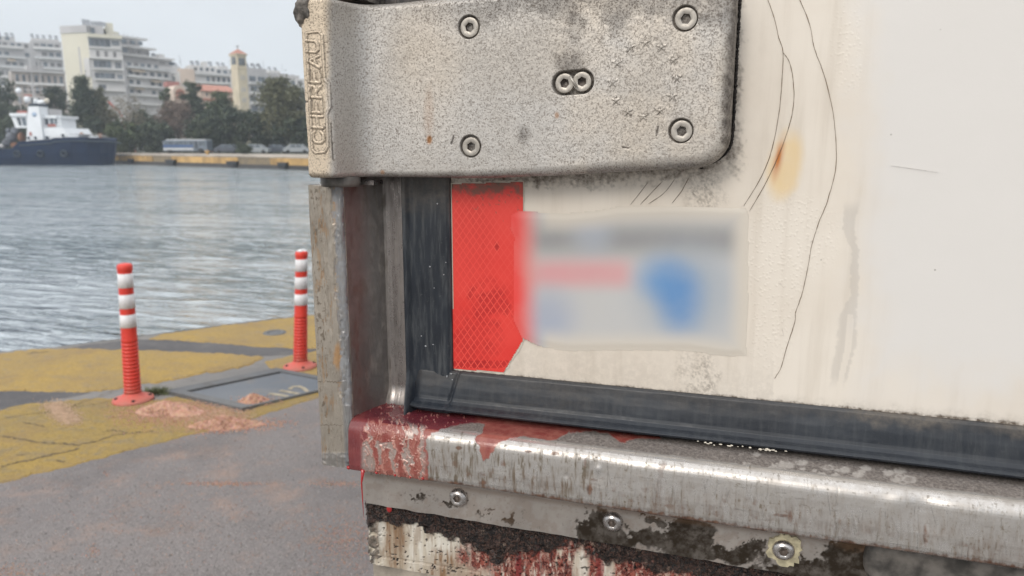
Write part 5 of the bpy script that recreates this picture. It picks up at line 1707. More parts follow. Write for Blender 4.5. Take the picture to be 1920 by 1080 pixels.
# ---- buildings
M_bw = plain('render_white', (0.52, 0.51, 0.50), .8, var=.06, scale=.2)
M_bw2 = plain('render_grey', (0.40, 0.39, 0.39), .8, var=.10, scale=.2)
M_bcream = plain('render_cream', (0.57, 0.54, 0.44), .8, var=.04, scale=.15)
M_bpink = plain('render_peach', (0.53, 0.43, 0.355), .8, var=.08, scale=.2)
M_bold = plain('render_old', (0.33, 0.29, 0.26), .85, var=.2, scale=.3)
M_slab = plain('balcony_white', (0.58, 0.57, 0.56), .75, var=.05, scale=.3)
M_rail = plain('balcony_rail', (0.42, 0.43, 0.44), .6, var=.1, scale=.3)
M_roof = plain('roof_tile_orange', (0.36, 0.16, 0.115), .85, var=.2, scale=1.5)
M_stone = plain('tower_stone', (0.54, 0.475, 0.355), .85, var=.10, scale=.5)
a = Mat('window_glass'); M_win = a.out(a.mix(a.step(a.noise(.6), .35, .65), (0.045, 0.055, 0.07), (0.13, 0.16, 0.19)), 0.12, 0.0, spec=.6)
M_shut = plain('shutter_dark', (0.13, 0.125, 0.125), .7, var=.3, scale=.5)
M_awn = plain('awning_cloth', (0.40, 0.33, 0.25), .8, var=.2, scale=.5)
M_sol = plain('solar_tank', (0.20, 0.21, 0.23), .5, var=.3, scale=.5)
M_redaw = plain('awning_red', (0.34, 0.14, 0.12), .8)


class Facade:
    """a building front between two surveyed corners; u along, z up, n outward"""
    def __init__(s, pa, da, pb, db):
        pa, pb = pa + (960 - pa) * .017, pb + (960 - pb) * .017     # fronts were surveyed at roof height
        s.A, s.B = far(pa, HORIZON, da), far(pb, HORIZON, db)
        s.A[2] = s.B[2] = 0
        s.da, s.db, s.pa, s.pb = da, db, pa, pb
        d = s.B - s.A; s.L = np.linalg.norm(d); s.d = d / s.L
        n = np.array([s.d[1], -s.d[0], 0]); s.n = n if n @ HF < 0 else -n

    def z(s, py, f=0.0):
        dist = s.da + (s.db - s.da) * f
        return far(960, py, dist)[2] if False else CAM[2] + (HORIZON - py) * dist / FPX * (1 / math.cos(PITCH)) * 0.985

    def box(s, b, f0, f1, z0, z1, n0, n1):
        P = [s.A + s.d * s.L * f0 + s.n * n1, s.A + s.d * s.L * f1 + s.n * n1, s.A + s.d * s.L * f1 + s.n * n0, s.A + s.d * s.L * f0 + s.n * n0]
        b.hexa([(p[0], p[1], z0) for p in P] + [(p[0], p[1], z1) for p in P])
        return b


def block(t, F, ytop, ybot, mat, depth=10, name='wall'):
    b = MB(); F.box(b, 0, 1, F.z(ybot), F.z(ytop), -depth, 0); return b.make(name, mat, t)


def windows(t, F, rows, f0, f1, n, hpx, mat=None, wf=.6, name='window', nn=(-.05, .06)):
    for y in rows:
        for i in range(n):
            if random.random() < .08: continue
            a_ = f0 + (f1 - f0) * (i + .5 - wf / 2 * random.uniform(.8, 1.15)) / n; c_ = f0 + (f1 - f0) * (i + .5 + wf / 2 * random.uniform(.8, 1.15)) / n
            b = MB(); F.box(b, a_, c_, F.z(y + hpx), F.z(y), nn[0], nn[1])
            b.make(name, mat or random.choice([M_win, M_win, M_shut]), t)


def balconies(t, F, rows, f0, f1, out=1.3, rail=3.0, mat=None):
    for y in rows:
        b = MB(); F.box(b, f0, f1, F.z(y + 1.6), F.z(y), .0, out)
        s_ = b.make('balcony_slab', M_slab, t)
        b = MB(); F.box(b, f0, f1, F.z(y), F.z(y - rail), out - .12, out - .04); b.make('balcony_front', mat or random.choice([M_slab, M_rail, M_slab]), s_)


def roof_bits(t, F, ytop, items):
    for f, kind, h in items:
        z0 = F.z(ytop)
        if kind == 'tank':
            b = MB(); c = F.A + F.d * F.L * f - F.n * 3
            b.tube([(c[0], c[1], z0 + h * .55), tuple(np.array([c[0], c[1], z0 + h * .55]) + F.d * 1.0)], h * .24, 8)
            b.hexa([tuple(np.array([c[0], c[1], z0]) + F.n * 1.2 + F.d * .0), tuple(np.array([c[0], c[1], z0]) + F.n * 1.2 + F.d * 1.05), tuple(np.array([c[0], c[1], z0]) + F.n * 1.3 + F.d * 1.05), tuple(np.array([c[0], c[1], z0]) + F.n * 1.3 + F.d * .0),
                    tuple(np.array([c[0], c[1], z0 + h * .8]) + F.d * .0), tuple(np.array([c[0], c[1], z0 + h * .8]) + F.d * 1.05), tuple(np.array([c[0], c[1], z0 + h * .8]) + F.n * .1 + F.d * 1.05), tuple(np.array([c[0], c[1], z0 + h * .8]) + F.n * .1 + F.d * .0)])
            b.make('solar_heater', M_sol, t)
        elif kind == 'hut':
            b = MB(); F.box(b, f, f + .09, z0, z0 + h, -5, -2); b.make('roof_hut', M_bw, t)
        else:
            b = MB(); c = F.A + F.d * F.L * f - F.n * 2; b.tube([(c[0], c[1], z0), (c[0], c[1], z0 + h)], .06, 5); b.make('antenna', M_sol, t)


def building(label, px, dist, group='apartment blocks behind the trees'):
    p = far(px, HORIZON, dist); p[2] = 0
    return thing('apartment_block', label, 'building', p, group)

# far left row
t = building('long grey-white apartment block at the left edge with stepped roof and solar heaters', 60, 300)
F1 = Facade(-60, 285, 66, 300)
block(t, F1, 80, 280, M_bw2, 14)
b = MB(); F1.box(b, .0, .78, F1.z(82), F1.z(70), -9, -2.5); b.make('penthouse', M_bw, t)
for y in (91, 109, 127, 146, 165): balconies(t, F1, [y], .02, random.uniform(.86, .98))
windows(t, F1, [82.5, 99, 117, 136, 154], .03, .97, 9, 7, wf=.62)
windows(t, Facade(-60, 283, 66, 297.5), [72], .1, .7, 5, 6)
F2 = Facade(66, 300, 122, 306)
block(t, F2, 84, 280, M_bw2, 12, 'wing')
b = MB(); F2.box(b, .05, .95, F2.z(86), F2.z(79), -8, -2); b.make('penthouse', M_bw, t)
balconies(t, F2, [98, 115, 133, 150, 168], .04, .98)
windows(t, F2, [89, 104, 122, 140, 157], .05, .96, 4, 8, wf=.7)
roof_bits(t, F1, 70, [(.52, 'tank', 2.2), (.16, 'ant', 3), (.64, 'tank', 1.9), (.72, 'tank', 2.0), (.3, 'hut', 2.0)])
roof_bits(t, F2, 79, [(.02, 'tank', 2.2), (.2, 'tank', 2), (.4, 'tank', 2), (.62, 'tank', 2.1), (.82, 'tank', 2.1)])

t = building('low old grey-brown house with tall windows behind the tug', 80, 215)
F = Facade(22, 212, 122, 220)
block(t, F, 137, 262, M_bold, 9)
b = MB(); F.box(b, -.01, 1.01, F.z(139), F.z(135), -.5, .7); b.make('cornice', M_bw2, t)
b = MB(); F.box(b, .30, .62, F.z(138), F.z(126), -6, -.8); b.make('roof_hut', M_bw2, t)
windows(t, F, [144], .04, .98, 8, 13, wf=.48)
windows(t, F, [166, 185], .04, .98, 8, 11, wf=.5)
balconies(t, F, [160], .04, .96, .8, 2.5)
for f in (.36, .52): 
    b = MB(); F.box(b, f, f + .02, F.z(178), F.z(112), -.2, .5); b.make('roof_post', M_bw2, t)

# cream tower block
t = building('tall cream apartment block with blank side wall, highest of the skyline', 170, 240)
FA = Facade(123, 240, 172, 238)
block(t, FA, 61, 285, M_bcream, 14)
b = MB(); FA.box(b, 0, 1, FA.z(73), FA.z(60), -10, .25); b.make('parapet', M_bw2, t)
b = MB(); FA.box(b, .60, .66, FA.z(145), FA.z(97), -.1, .05); b.make('wall_groove', M_bw2, t)
b = MB(); FA.box(b, .80, 1.0, FA.z(150), FA.z(117), .0, .4); b.make('wall_rib', M_bw, t)
FB = Facade(172, 238, 234, 243)
block(t, FB, 73, 285, M_bw, 12, 'front_wall')
b = MB(); FB.box(b, -.12, .50, FB.z(75), FB.z(57), -9, -1.2); b.make('penthouse', M_bw2, t)
b = MB(); FB.box(b, -.04, .24, FB.z(71), FB.z(61), -1.3, -1.1); b.make('window', M_win, t)
b = MB(); FB.box(b, .60, .82, FB.z(72), FB.z(49), -8, -3); b.make('stair_tower', M_bcream, t)
b = MB(); FB.box(b, -.02, 1.02, FB.z(79), FB.z(73), -1, 1.1); b.make('roof_edge', M_bcream, t)
for y0, y1, f0, f1 in ((81, 94, .02, .66), (82, 91, .70, .92), (119, 133, .10, .62), (121, 133, .74, .92), (141, 151, .10, .70), (143, 151, .78, .93), (162, 170, .18, .40)):
    b = MB(); FB.box(b, f0, f1, FB.z(y1), FB.z(y0), -.05, .08); w = b.make('window', M_win, t)
    for k in range(1, 4):
        b = MB(); ff = f0 + (f1 - f0) * k / 4; FB.box(b, ff - .004, ff + .004, FB.z(y1), FB.z(y0), .08, .12); b.make('mullion', M_bw2, w)
windows(t, FB, [102], .12, .88, 3, 10, M_shut, .38)
for y in (96, 115, 134, 153, 172): balconies(t, FB, [y], .0 if y < 120 else .08, .96, 1.2 if y > 100 else .5, 1.5 if y > 100 else 1.0)
roof_bits(t, FB, 57, [(-.10, 'tank', 2.4), (.02, 'tank', 2.3), (.15, 'tank', 1.8), (.27, 'tank', 1.9), (.38, 'tank', 2.0), (.49, 'tank', 1.8)])
# stepped right wing
FC = Facade(232, 244, 338, 262)
tw_ = building('terraced white apartment block stepping down to the right of the cream tower', 285, 262)
block(tw_, FC, 123, 285, M_bw, 12)
for y0, y1, f1 in ((108, 124, .92), (92, 110, .55), (76, 94, .42)):
    b = MB(); FC.box(b, -.08, f1, FC.z(y1), FC.z(y0), -11, -1.5 - (124 - y1) * .05); b.make('terrace_storey', random.choice([M_bw, M_bw2]), tw_)
for y, f1 in ((77, .46), (93, .60), (108, .92)):
    b = MB(); FC.box(b, -.08, f1, FC.z(y + 2), FC.z(y - 1.5), -2, .2); b.make('terrace_edge', M_slab, tw_)
for y in (131, 147, 164, 180, 196): balconies(tw_, FC, [y], .04, .80, 1.3, 2.6)
windows(tw_, FC, [136, 153, 170], .05, .80, 6, 8, wf=.55)
windows(tw_, FC, [122], .05, .62, 5, 7, wf=.6)
Fq = Facade(232, 241.5, 338, 259.5)
windows(tw_, Fq, [113], .60, .95, 2, 6)
windows(tw_, Fq, [97], .0, .50, 4, 8, wf=.55)
windows(tw_, Fq, [82], .0, .40, 3, 7, wf=.6)
windows(tw_, Fq, [140, 156], .84, .99, 1, 9)
b = MB(); FC.box(b, -.05, .02, FC.z(285), FC.z(120), -1, 1.0); b.make('stair_tower', M_bw2, tw_)
for f in (.05, .13, .2, .28, .36): roof_bits(tw_, FC, 76, [(f, 'ant', 1.2)])
roof_bits(tw_, FC, 108, [(.62, 'tank', 2.2), (.72, 'hut', 1.6)])
# middle block with orange awnings and white upper storeys
t = building('white block with peach side wall between terraces and bell tower', 385, 255)
F = Facade(336, 252, 436, 262)
block(t, F, 139, 285, M_bw, 10)
b = MB(); F.box(b, .02, .28, F.z(162), F.z(134), -4, .5); b.make('side_wing', M_bpink, t)
b = MB(); F.box(b, .22, .70, F.z(140), F.z(126), -8, -1); b.make('penthouse', M_bw, t)
windows(t, Facade(336, 250, 436, 260), [130], .26, .68, 4, 6)
windows(t, F, [146], .48, .98, 5, 9, wf=.6)
balconies(t, F, [142, 157], .30, .98, 1.2, 1.5)
roof_bits(t, F, 126, [(.26, 'tank', 2), (.36, 'tank', 2.2), (.48, 'hut', 1.5), (.60, 'tank', 2.2), (.06, 'ant', 3)])
# right of the tower
t = building('blue-white apartment block with balconies right of the bell tower', 488, 245)
F = Facade(464, 242, 516, 250)
block(t, F, 140, 285, M_bw2, 10)
b = MB(); F.box(b, .05, .8, F.z(142), F.z(131), -8, -1.5); b.make('penthouse', M_bw2, t)
balconies(t, F, [160, 178, 196, 214], .02, .92, 1.2, 2)
windows(t, F, [147, 165, 183, 201, 219], .03, .95, 3, 9, M_win, .75)
roof_bits(t, F, 131, [(.1, 'tank', 2), (.34, 'tank', 2), (.55, 'tank', 2.2), (.72, 'ant', 2.5)])
t = building('pale distant block behind the large olive tree', 545, 280)
F = Facade(508, 278, 640, 290)
block(t, F, 150, 285, M_bw, 10)
b = MB(); F.box(b, .1, .4, F.z(152), F.z(144), -6, -1); b.make('roof_hut', M_bw2, t)
balconies(t, F, [166, 183], .02, .98, 1.2, 2)
windows(t, F, [154, 171], .04, .96, 9, 8)
roof_bits(t, F, 150, [(.08, 'ant', 4), (.3, 'tank', 2)])

# a further row of pale blocks fills the slope between
for px0, px1, d0_, yt, lab in ((318, 352, 300, 133, 'small pale block on the slope just right of the terraced block'), (404, 442, 300, 133, 'narrow pale block on the slope just left of the bell tower'), (498, 540, 310, 141, 'distant narrow block on the slope above the right balconies')):
    t = building(lab, (px0 + px1) / 2, d0_)
    F = Facade(px0, d0_, px1, d0_ + 6)
    block(t, F, yt, 285, random.choice([M_bw, M_bw2]), 9)
    b = MB(); F.box(b, .2, .7, F.z(yt + 1), F.z(yt - 5), -6, -1); b.make('penthouse', M_bw, t)
    for k in range(6):
        balconies(t, F, [yt + 12 + 13 * k], .03, .97, 1.1, 2)
        windows(t, F, [yt + 3 + 13 * k], .05, .95, 3, 6, wf=.6)
    roof_bits(t, F, yt - 5, [(.25, 'tank', 2), (.5, 'tank', 1.8), (.85, 'ant', 3)])
# awnings let down over some balconies
for nm, Fx_, spots_ in (('apartment_block.003', FC, ((.10, .34, 132, 138), (.44, .60, 148, 154), (.15, .30, 165, 170))), ('apartment_block', F1, ((.30, .42, 92, 98), (.60, .72, 110, 116), (.12, .26, 128, 134)))):
    tt = bpy.data.objects.get(nm)
    for f0, f1, y0, y1 in spots_:
        P = [Fx_.A + Fx_.d * Fx_.L * f for f in (f0, f1)]
        b = MB(); z0_, z1_ = Fx_.z(y1), Fx_.z(y0)
        q = [P[0], P[1], P[1] + Fx_.n * 1.4, P[0] + Fx_.n * 1.4]
        zs4 = (z1_, z1_, z0_, z0_)
        b.hexa([(p[0], p[1], z - .08) for p, z in zip(q, zs4)] + [(p[0], p[1], z) for p, z in zip(q, zs4)])
        b.make('awning', M_awn, tt)

# ---- church and its bell tower
t = thing('church', 'peach church with orange tiled roof left of the bell tower', 'church', np.r_[far(400, HORIZON, 205)[:2], 0])
F = Facade(374, 203, 440, 210)
block(t, F, 172, 285, M_bpink, 9)
b = MB()
P0, P1 = F.A + F.n * .6, F.B + F.n * .6; Q0, Q1 = F.A - F.n * 4.5, F.B - F.n * 4.5
zr0, zr1 = F.z(173), F.z(160)
b.hexa([(P0[0], P0[1], zr0 - .2), (P1[0], P1[1], zr0 - .2), (Q1[0], Q1[1], zr0 - .2), (Q0[0], Q0[1], zr0 - .2),
        (P0[0], P0[1], zr0), (P1[0], P1[1], zr0), (Q1[0], Q1[1], zr1), (Q0[0], Q0[1], zr1)])
b.make('roof', M_roof, t)
b = MB(); F.box(b, .05, .98, F.z(191), F.z(187), 0, .8); b.make('lean_to_roof', M_roof, t)
windows(t, F, [176], .1, .95, 6, 7, M_win, .3)
# apse with a round arch
F = Facade(324, 200, 346, 202)
c = (F.A + F.B) / 2
b = MB()
arcp = [c + F.d * (1.75 * math.cos(a_)) + np.array([0, 0, F.z(176) + 1.9 * math.sin(a_)]) for a_ in np.linspace(0, math.pi, 12)]
arcp = [c + F.d * 1.75 + np.array([0, 0, F.z(230)])] + arcp + [c - F.d * 1.75 + np.array([0, 0, F.z(230)])]
b.prism(arcp, F.n * -6, F.n * 0)
b.make('apse', M_bpink, t)
arcp = [c + F.d * (1.15 * math.cos(a_)) + np.array([0, 0, F.z(178) + 1.2 * math.sin(a_)]) for a_ in np.linspace(0, math.pi, 10)]
arcp = [c + F.d * 1.15 + np.array([0, 0, F.z(188)])] + arcp + [c - F.d * 1.15 + np.array([0, 0, F.z(188)])]
b = MB(); b.prism(arcp, F.n * -.02, F.n * .25); b.make('arch_window', M_roof, t)
b = MB(); Fx = Facade(312, 206, 336, 208); Fx.box(b, 0, 1, Fx.z(166), Fx.z(157), -4, 0); b.make('porch_roof', M_redaw, t)

t = thing('bell_tower', 'tall beige square bell tower with a red tiled pyramid roof', 'bell tower', np.r_[far(449, HORIZON, 200)[:2], 0])
FL, FR = Facade(434, 201.5, 446.5, 199), Facade(446.5, 199, 464, 201)
W = FR.L
FT = FR
body = MB()
A_, B_ = FR.A, FR.B
back = FR.n * -FL.L
base4 = [FL.A, FR.A, FR.B, FR.B + (FL.A - FR.A)]
def tower_box(name, z0, z1, grow, mat, par=None):
    cen = sum(base4) / 4
    P = [cen + (q - cen) * grow for q in base4]
    b = MB(); b.hexa([(p[0], p[1], z0) for p in P] + [(p[0], p[1], z1) for p in P])
    return b.make(name, mat, par or t)
zt = FR.z(110)
tower_box('shaft', 0, FR.z(133), 1.0, M_stone)
tower_box('string_course', FR.z(134), FR.z(132), 1.06, M_stone)
tower_box('belfry', FR.z(132), zt, .98, M_stone)
tower_box('cornice', zt, FR.z(107.5), 1.16, M_stone)
cen = sum(base4) / 4
P = [cen + (q - cen) * 1.2 for q in base4]
b = MB(); b.add([(p[0], p[1], FR.z(107.5)) for p in P] + [(cen[0], cen[1], FR.z(97.5))], [(0, 1, 4), (1, 2, 4), (2, 3, 4), (3, 0, 4), (3, 2, 1, 0)])
b.make('roof', M_roof, t)
b = MB(); b.tube([(cen[0], cen[1], FR.z(98)), (cen[0], cen[1], FR.z(91))], .09, 5); b.tube([tuple(cen[:2] - RT[:2] * .5) + (FR.z(93.5),), tuple(cen[:2] + RT[:2] * .5) + (FR.z(93.5),)], .08, 5)
b.make('cross', M_shut, t)
for FF, n in ((FL, 2), (FR, 3)):
    for i in range(n):
        f0, f1 = .16 + .68 * (i + .14) / n, .16 + .68 * (i + .86) / n
        b = MB(); FF.box(b, f0, f1, FF.z(128), FF.z(115), -.1, .10); b.make('belfry_opening', M_win, t)
for y in (146, 167, 186):
    for f in (.30, .56):
        b = MB(); FR.box(b, f, f + .13, FR.z(y + 8), FR.z(y), -.1, .06); b.make('window', M_bw2, t)


# ---- trees
def mat_leaf(name, c1, c2):
    a = Mat(name)
    v = a.attr('tone')
    c = a.mix(v, c1, c2)
    m = a.out(c, 0.75, 0.0, spec=.2)
    return m

LEAF = {'dark': mat_leaf('leaf_dark', (0.030, 0.045, 0.034), (0.085, 0.100, 0.060)),
        'mid': mat_leaf('leaf_mid', (0.045, 0.065, 0.035), (0.105, 0.125, 0.060)),
        'olive': mat_leaf('leaf_olive', (0.070, 0.078, 0.044), (0.145, 0.140, 0.078)),
        'brown': mat_leaf('leaf_brown', (0.11, 0.080, 0.066), (0.20, 0.150, 0.122)),
        'tan': mat_leaf('leaf_tan', (0.120, 0.105, 0.075), (0.21, 0.18, 0.13))}
M_bark = plain('bark_grey', (0.10, 0.085, 0.07), .9, var=.3, scale=2)
M_barkp = plain('bark_pale', (0.34, 0.31, 0.27), .9, var=.3, scale=2)


def tree(label, px, ybase, ytop, halfw, dist, kind, shape='round', n=2600, bark=None, seed=1, pale=False, leaf=.50, low=.18, name='tree', cat='tree', trunk=True):
    rg = np.random.default_rng(seed)
    px = px + (960 - px) * .009
    base = far(px, ybase, dist)
    gz = TOPQ - .05
    base[2] = gz
    k = dist / FPX
    Ht = (HORIZON - ytop) * k + CAM[2] - gz
    W = halfw * k
    t = thing(name, label, cat, base, 'trees along the far quay' if cat == 'tree' else None)
    z0 = Ht * low
    cl = []
    ncl = int(46 + W * 8)
    while len(cl) < ncl:
        p = rg.uniform(-1, 1, 3)
        r = np.linalg.norm(p)
        if r > 1 or r < .25: continue
        if shape == 'cone': 
            f = (p[2] + 1) / 2
            p[0] *= 1.05 - .75 * f; p[1] *= 1.05 - .75 * f
        elif shape == 'irregular':
            p[0] *= 1.0 - .4 * max(0, p[2]) * rg.random(); 
        cl.append(np.array([p[0] * W * .86, p[1] * W * .86, (z0 + Ht) / 2 + p[2] * (Ht - z0) / 2 * .90]))
    cl = np.array(cl)
    n = int(n * 2.3)
    ci = rg.integers(0, ncl, n)
    cs = rg.uniform(.55, 1.25, ncl) * min(W, Ht * .4) * .26
    tone_c = rg.uniform(.1, .9, ncl)
    P = cl[ci] + rg.normal(0, 1, (n, 3)) * cs[ci][:, None] * np.array([.62, .62, .5])
    a1 = rg.normal(0, 1, (n, 3)); a1 /= np.linalg.norm(a1, axis=1)[:, None]
    a2 = np.cross(a1, rg.normal(0, 1, (n, 3))); a2 /= np.linalg.norm(a2, axis=1)[:, None]
    sz_ = rg.uniform(.5, 1.2, n)[:, None] * leaf
    V = np.stack([P - a1 * sz_ * .5, P + a2 * sz_ * .35, P + a1 * sz_ * .5, P - a2 * sz_ * .35], 1).reshape(-1, 3)
    V[:, 2] = np.maximum(V[:, 2], .05)
    me = bpy.data.meshes.new('crown')
    me.vertices.add(len(V)); me.vertices.foreach_set('co', V.ravel())
    q = np.arange(len(V), dtype=np.int32)
    me.loops.add(len(q)); me.loops.foreach_set('vertex_index', q)
    me.polygons.add(n); me.polygons.foreach_set('loop_start', np.arange(0, len(q), 4, dtype=np.int32))
    me.update(calc_edges=True)
    at = me.attributes.new('tone', 'FLOAT', 'POINT')
    tn = np.clip(tone_c[ci] + rg.normal(0, .18, n), 0, 1)
    at.data.foreach_set('value', np.repeat(tn, 4).astype(np.float32))
    link('crown', me, LEAF[kind], t)
    if trunk:
        b = MB()
        r0 = max(.14, W * .075)
        b.tube([(0, 0, -.3), (.1, 0, Ht * .25), (-.05, .1, Ht * .5), (.05, 0, Ht * .8)], [r0, r0 * .8, r0 * .55, r0 * .2], 7)
        for i in range(9 if pale else 6):
            c = cl[rg.integers(0, ncl)]
            zs_ = Ht * rg.uniform(.2, .5)
            mid = np.array([c[0] * .5, c[1] * .5, (zs_ + c[2]) / 2 + Ht * .04])
            b.tube([(0, 0, zs_), tuple(mid), tuple(c)], [r0 * .5, r0 * .33, r0 * .1], 5)
        part('trunk', np.array(b.V) + base, b.F, M_barkp if pale else M_bark, t, True)
    return t

tree('dark green tree at the left edge behind the tug stern', 2, 288, 132, 34, 150, 'dark', n=3200, seed=1)
tree('low dark bushy tree between the tug funnel and the pine', 107, 288, 160, 24, 150, 'dark', n=2200, seed=2)
tree('dark low tree hidden behind the tug wheelhouse', 55, 288, 196, 40, 146, 'dark', n=2400, seed=3, low=.08)
tree('tall dark green pine right of the tug funnel', 160, 288, 140, 34, 142, 'dark', 'cone', n=4200, seed=4, low=.06)
tree('yellowish green tree beside the dark pine', 192, 288, 164, 26, 145, 'olive', n=2600, seed=5, low=.1)
tree('almost bare pale-barked tree with tan twigs', 238, 288, 176, 38, 132, 'tan', 'irregular', n=700, seed=6, pale=True, leaf=.30, low=.3)
tree('dark green tree behind the bare pale tree', 268, 288, 205, 30, 140, 'dark', n=2400, seed=7, low=.08)
tree('slim green tree left of the church arch', 314, 288, 157, 13, 160, 'mid', n=1400, seed=8)
tree('leafless brown bushy tree', 330, 288, 184, 42, 134, 'brown', 'irregular', n=3000, seed=9, leaf=.30, low=.12)
tree('dark green irregular tree in front of the church roof', 362, 288, 147, 25, 150, 'dark', 'irregular', n=2300, seed=10)
tree('rounded green tree left of the bell tower', 412, 288, 168, 27, 142, 'mid', n=2800, seed=11, low=.12)
tree('broad dark tree below the bell tower', 432, 288, 196, 52, 132, 'dark', n=4600, seed=12, low=.05)
tree('dark tree beneath the brown bushy tree', 385, 288, 216, 40, 130, 'dark', n=2800, seed=13, low=.05)
tree('large olive green tree beside the trailer', 530, 288, 146, 48, 128, 'olive', 'irregular', n=6000, seed=14, low=.12)
tree('dark shaded tree under the large olive tree', 552, 288, 214, 50, 127, 'dark', n=3000, seed=15, low=.05)
tree('olive brown low tree behind the tug bow', 225, 288, 226, 36, 130, 'mid', n=2200, seed=16, low=.04)
tree('dark tree between the bell tower base and the olive tree', 488, 288, 212, 26, 131, 'dark', n=2400, seed=21, low=.03)
tree('dark low tree at the far left shore edge', 14, 288, 214, 40, 138, 'dark', n=2600, seed=22, low=.03)
tree('dark green tree partly hidden by the trailer post', 612, 288, 160, 45, 150, 'dark', n=2600, seed=18)
tree('dark low tree left of the bus', 292, 288, 226, 34, 131, 'dark', n=2200, seed=19, low=.03)
tree('clipped rounded green shrub on the far quay', 453, 289, 267, 19, 112, 'dark', n=1600, seed=17, leaf=.22, low=.02, name='shrub', cat='shrub', trunk=False)
for i, (px_, yt_, hw_, kd_, lb_) in enumerate(((690, 165, 44, 'mid', 'green tree on the far quay behind the trailer corner'), (770, 150, 50, 'dark', 'tall dark tree on the far quay behind the trailer door'), (860, 170, 46, 'olive', 'olive tree on the far quay farthest along behind the trailer'))):
    tree(lb_, px_, 288, yt_, hw_, 138, kd_, n=2400, seed=40 + i, low=.1)
# dark undergrowth behind the quay
rg = np.random.default_rng(77)
V, Fc, tn = [], [], []
o_u = far(960, HORIZON, 137)
for i in range(9000):
    px = rg.uniform(-60, 900); dist = rg.uniform(132, 142)
    p = far(px, HORIZON, dist); p[2] = TOPQ + abs(rg.normal(0, 1.5)) * (.6 + .8 * vnoise(np.array([px / 18.0]), np.array([.5]), 4)[0])
    a1 = rg.normal(0, 1, 3); a1 /= np.linalg.norm(a1); a2 = np.cross(a1, rg.normal(0, 1, 3)); a2 /= np.linalg.norm(a2)
    s_ = rg.uniform(.25, .55); n = len(V)
    V += [p - a1 * s_ / 2, p + a2 * s_ * .35, p + a1 * s_ / 2, p - a2 * s_ * .35]; Fc.append((n, n + 1, n + 2, n + 3)); tn += [rg.random()] * 4
me = mesh_from('undergrowth', V, Fc)
at = me.attributes.new('tone', 'FLOAT', 'POINT'); at.data.foreach_set('value', np.array(tn, np.float32))
link('undergrowth', me, LEAF['dark'], None, 'dark undergrowth along the far quay road', 'stuff')

# ---- vehicles on the far quay road and the red crane booms
M_busgr = plain('bus_grey_blue', (0.13, 0.16, 0.20), .4, var=.2)
M_buswh = plain('bus_white', (0.50, 0.52, 0.54), .35, var=.03)
M_busbl = plain('bus_blue', (0.05, 0.10, 0.22), .35)
M_tyre = plain('tyre', (0.02, 0.02, 0.02), .8)
M_carw = plain('car_white', (0.30, 0.32, 0.34), .3)
M_card = plain('car_dark', (0.06, 0.07, 0.09), .3)
M_red = plain('crane_red', (0.40, 0.085, 0.065), .5)


def fbx(b, px0, px1, py0, py1, dist, n0, n1):
    """box facing the view between surveyed picture corners at a distance"""
    k = dist / FPX
    p = far(px0, HORIZON, dist)
    z = lambda py: CAM[2] + (HORIZON - py) * k * .985 / math.cos(PITCH)
    w = (px1 - px0) * k
    P = [p + HF * n0, p + RT * w + HF * n0, p + RT * w + HF * n1, p + HF * n1]
    b.hexa([(q[0], q[1], z(py1)) for q in P] + [(q[0], q[1], z(py0)) for q in P])
    return b


def wheel(t, px, py, dist, r, y):
    k = dist / FPX
    c = far(px, HORIZON, dist); c[2] = CAM[2] + (HORIZON - py) * k
    c = c + HF * y
    b = MB(); b.tube([tuple(c - HF * .12), tuple(c + HF * .12)], r, 14); b.make('wheel', M_tyre, t, True)

DB = 122
t = thing('bus', 'grey-blue bus with white roof and white side panel parked behind the far quay', 'bus', np.r_[far(345, HORIZON, DB)[:2], TOPQ])
fbx(MB(), 306, 388, 263.5, 283, DB, 0, 2.5).make('body', M_busgr, t)
fbx(MB(), 312, 386, 261.5, 263.5, DB, .1, 2.4).make('roof', M_buswh, t)
fbx(MB(), 306, 362, 277.5, 281, DB, -.03, .0).make('side_panel', M_buswh, t)
fbx(MB(), 306, 362, 271.5, 276.5, DB, -.03, .0).make('stripe', M_busbl, t)
for i in range(6):
    fbx(MB(), 308 + i * 9.2, 315.5 + i * 9.2, 265, 271, DB, -.05, .0).make('window', M_win, t)
fbx(MB(), 365, 371, 265, 281, DB, -.05, 0).make('door', M_win, t)
fbx(MB(), 374, 386, 265, 273, DB, -.05, 0).make('window', M_win, t)
for px in (318, 376): wheel(t, px, 283.6, DB, .48, .1)
for px, d_, m, lab in ((425, 120, M_card, 'dark car parked right of the bus'), (478, 121, M_carw, 'pale car parked right of the round shrub'), (555, 120, M_carw, 'pale car seen just left of the trailer post'), (520, 124, M_card, 'dark car under the large olive tree')):
    t = thing('car', lab, 'car', np.r_[far(px, HORIZON, d_)[:2], TOPQ], 'cars on the far quay road')
    k = d_ / FPX; c = far(px, HORIZON, d_)
    zc = TOPQ + .06
    pts = [(-2.1, .25), (2.1, .25), (2.15, .75), (1.3, .9), (.75, 1.42), (-1.0, 1.45), (-1.7, .95), (-2.15, .85)]
    b = MB(); b.prism([np.array([c[0], c[1], zc]) + RT * x + np.array([0, 0, z]) for x, z in pts], HF * 0, HF * 1.7); b.make('body', m, t)
    for x0, x1 in ((-.95, -.05), (.05, .75)):
        b = MB(); b.prism([np.array([c[0], c[1], zc]) + RT * x + np.array([0, 0, z]) for x, z in ((x0, .95), (x1 + .2 * (x1 > .5), .95), (x1 - .1, 1.34), (x0 + .05, 1.36))], HF * -.03, HF * .0); b.make('window', M_win, t)
    for x in (-1.35, 1.35):
        q = np.array([c[0], c[1], zc + .26]) + RT * x
        b = MB(); b.tube([tuple(q - HF * .02), tuple(q + HF * .18)], .31, 12); b.make('wheel', M_tyre, t, True)


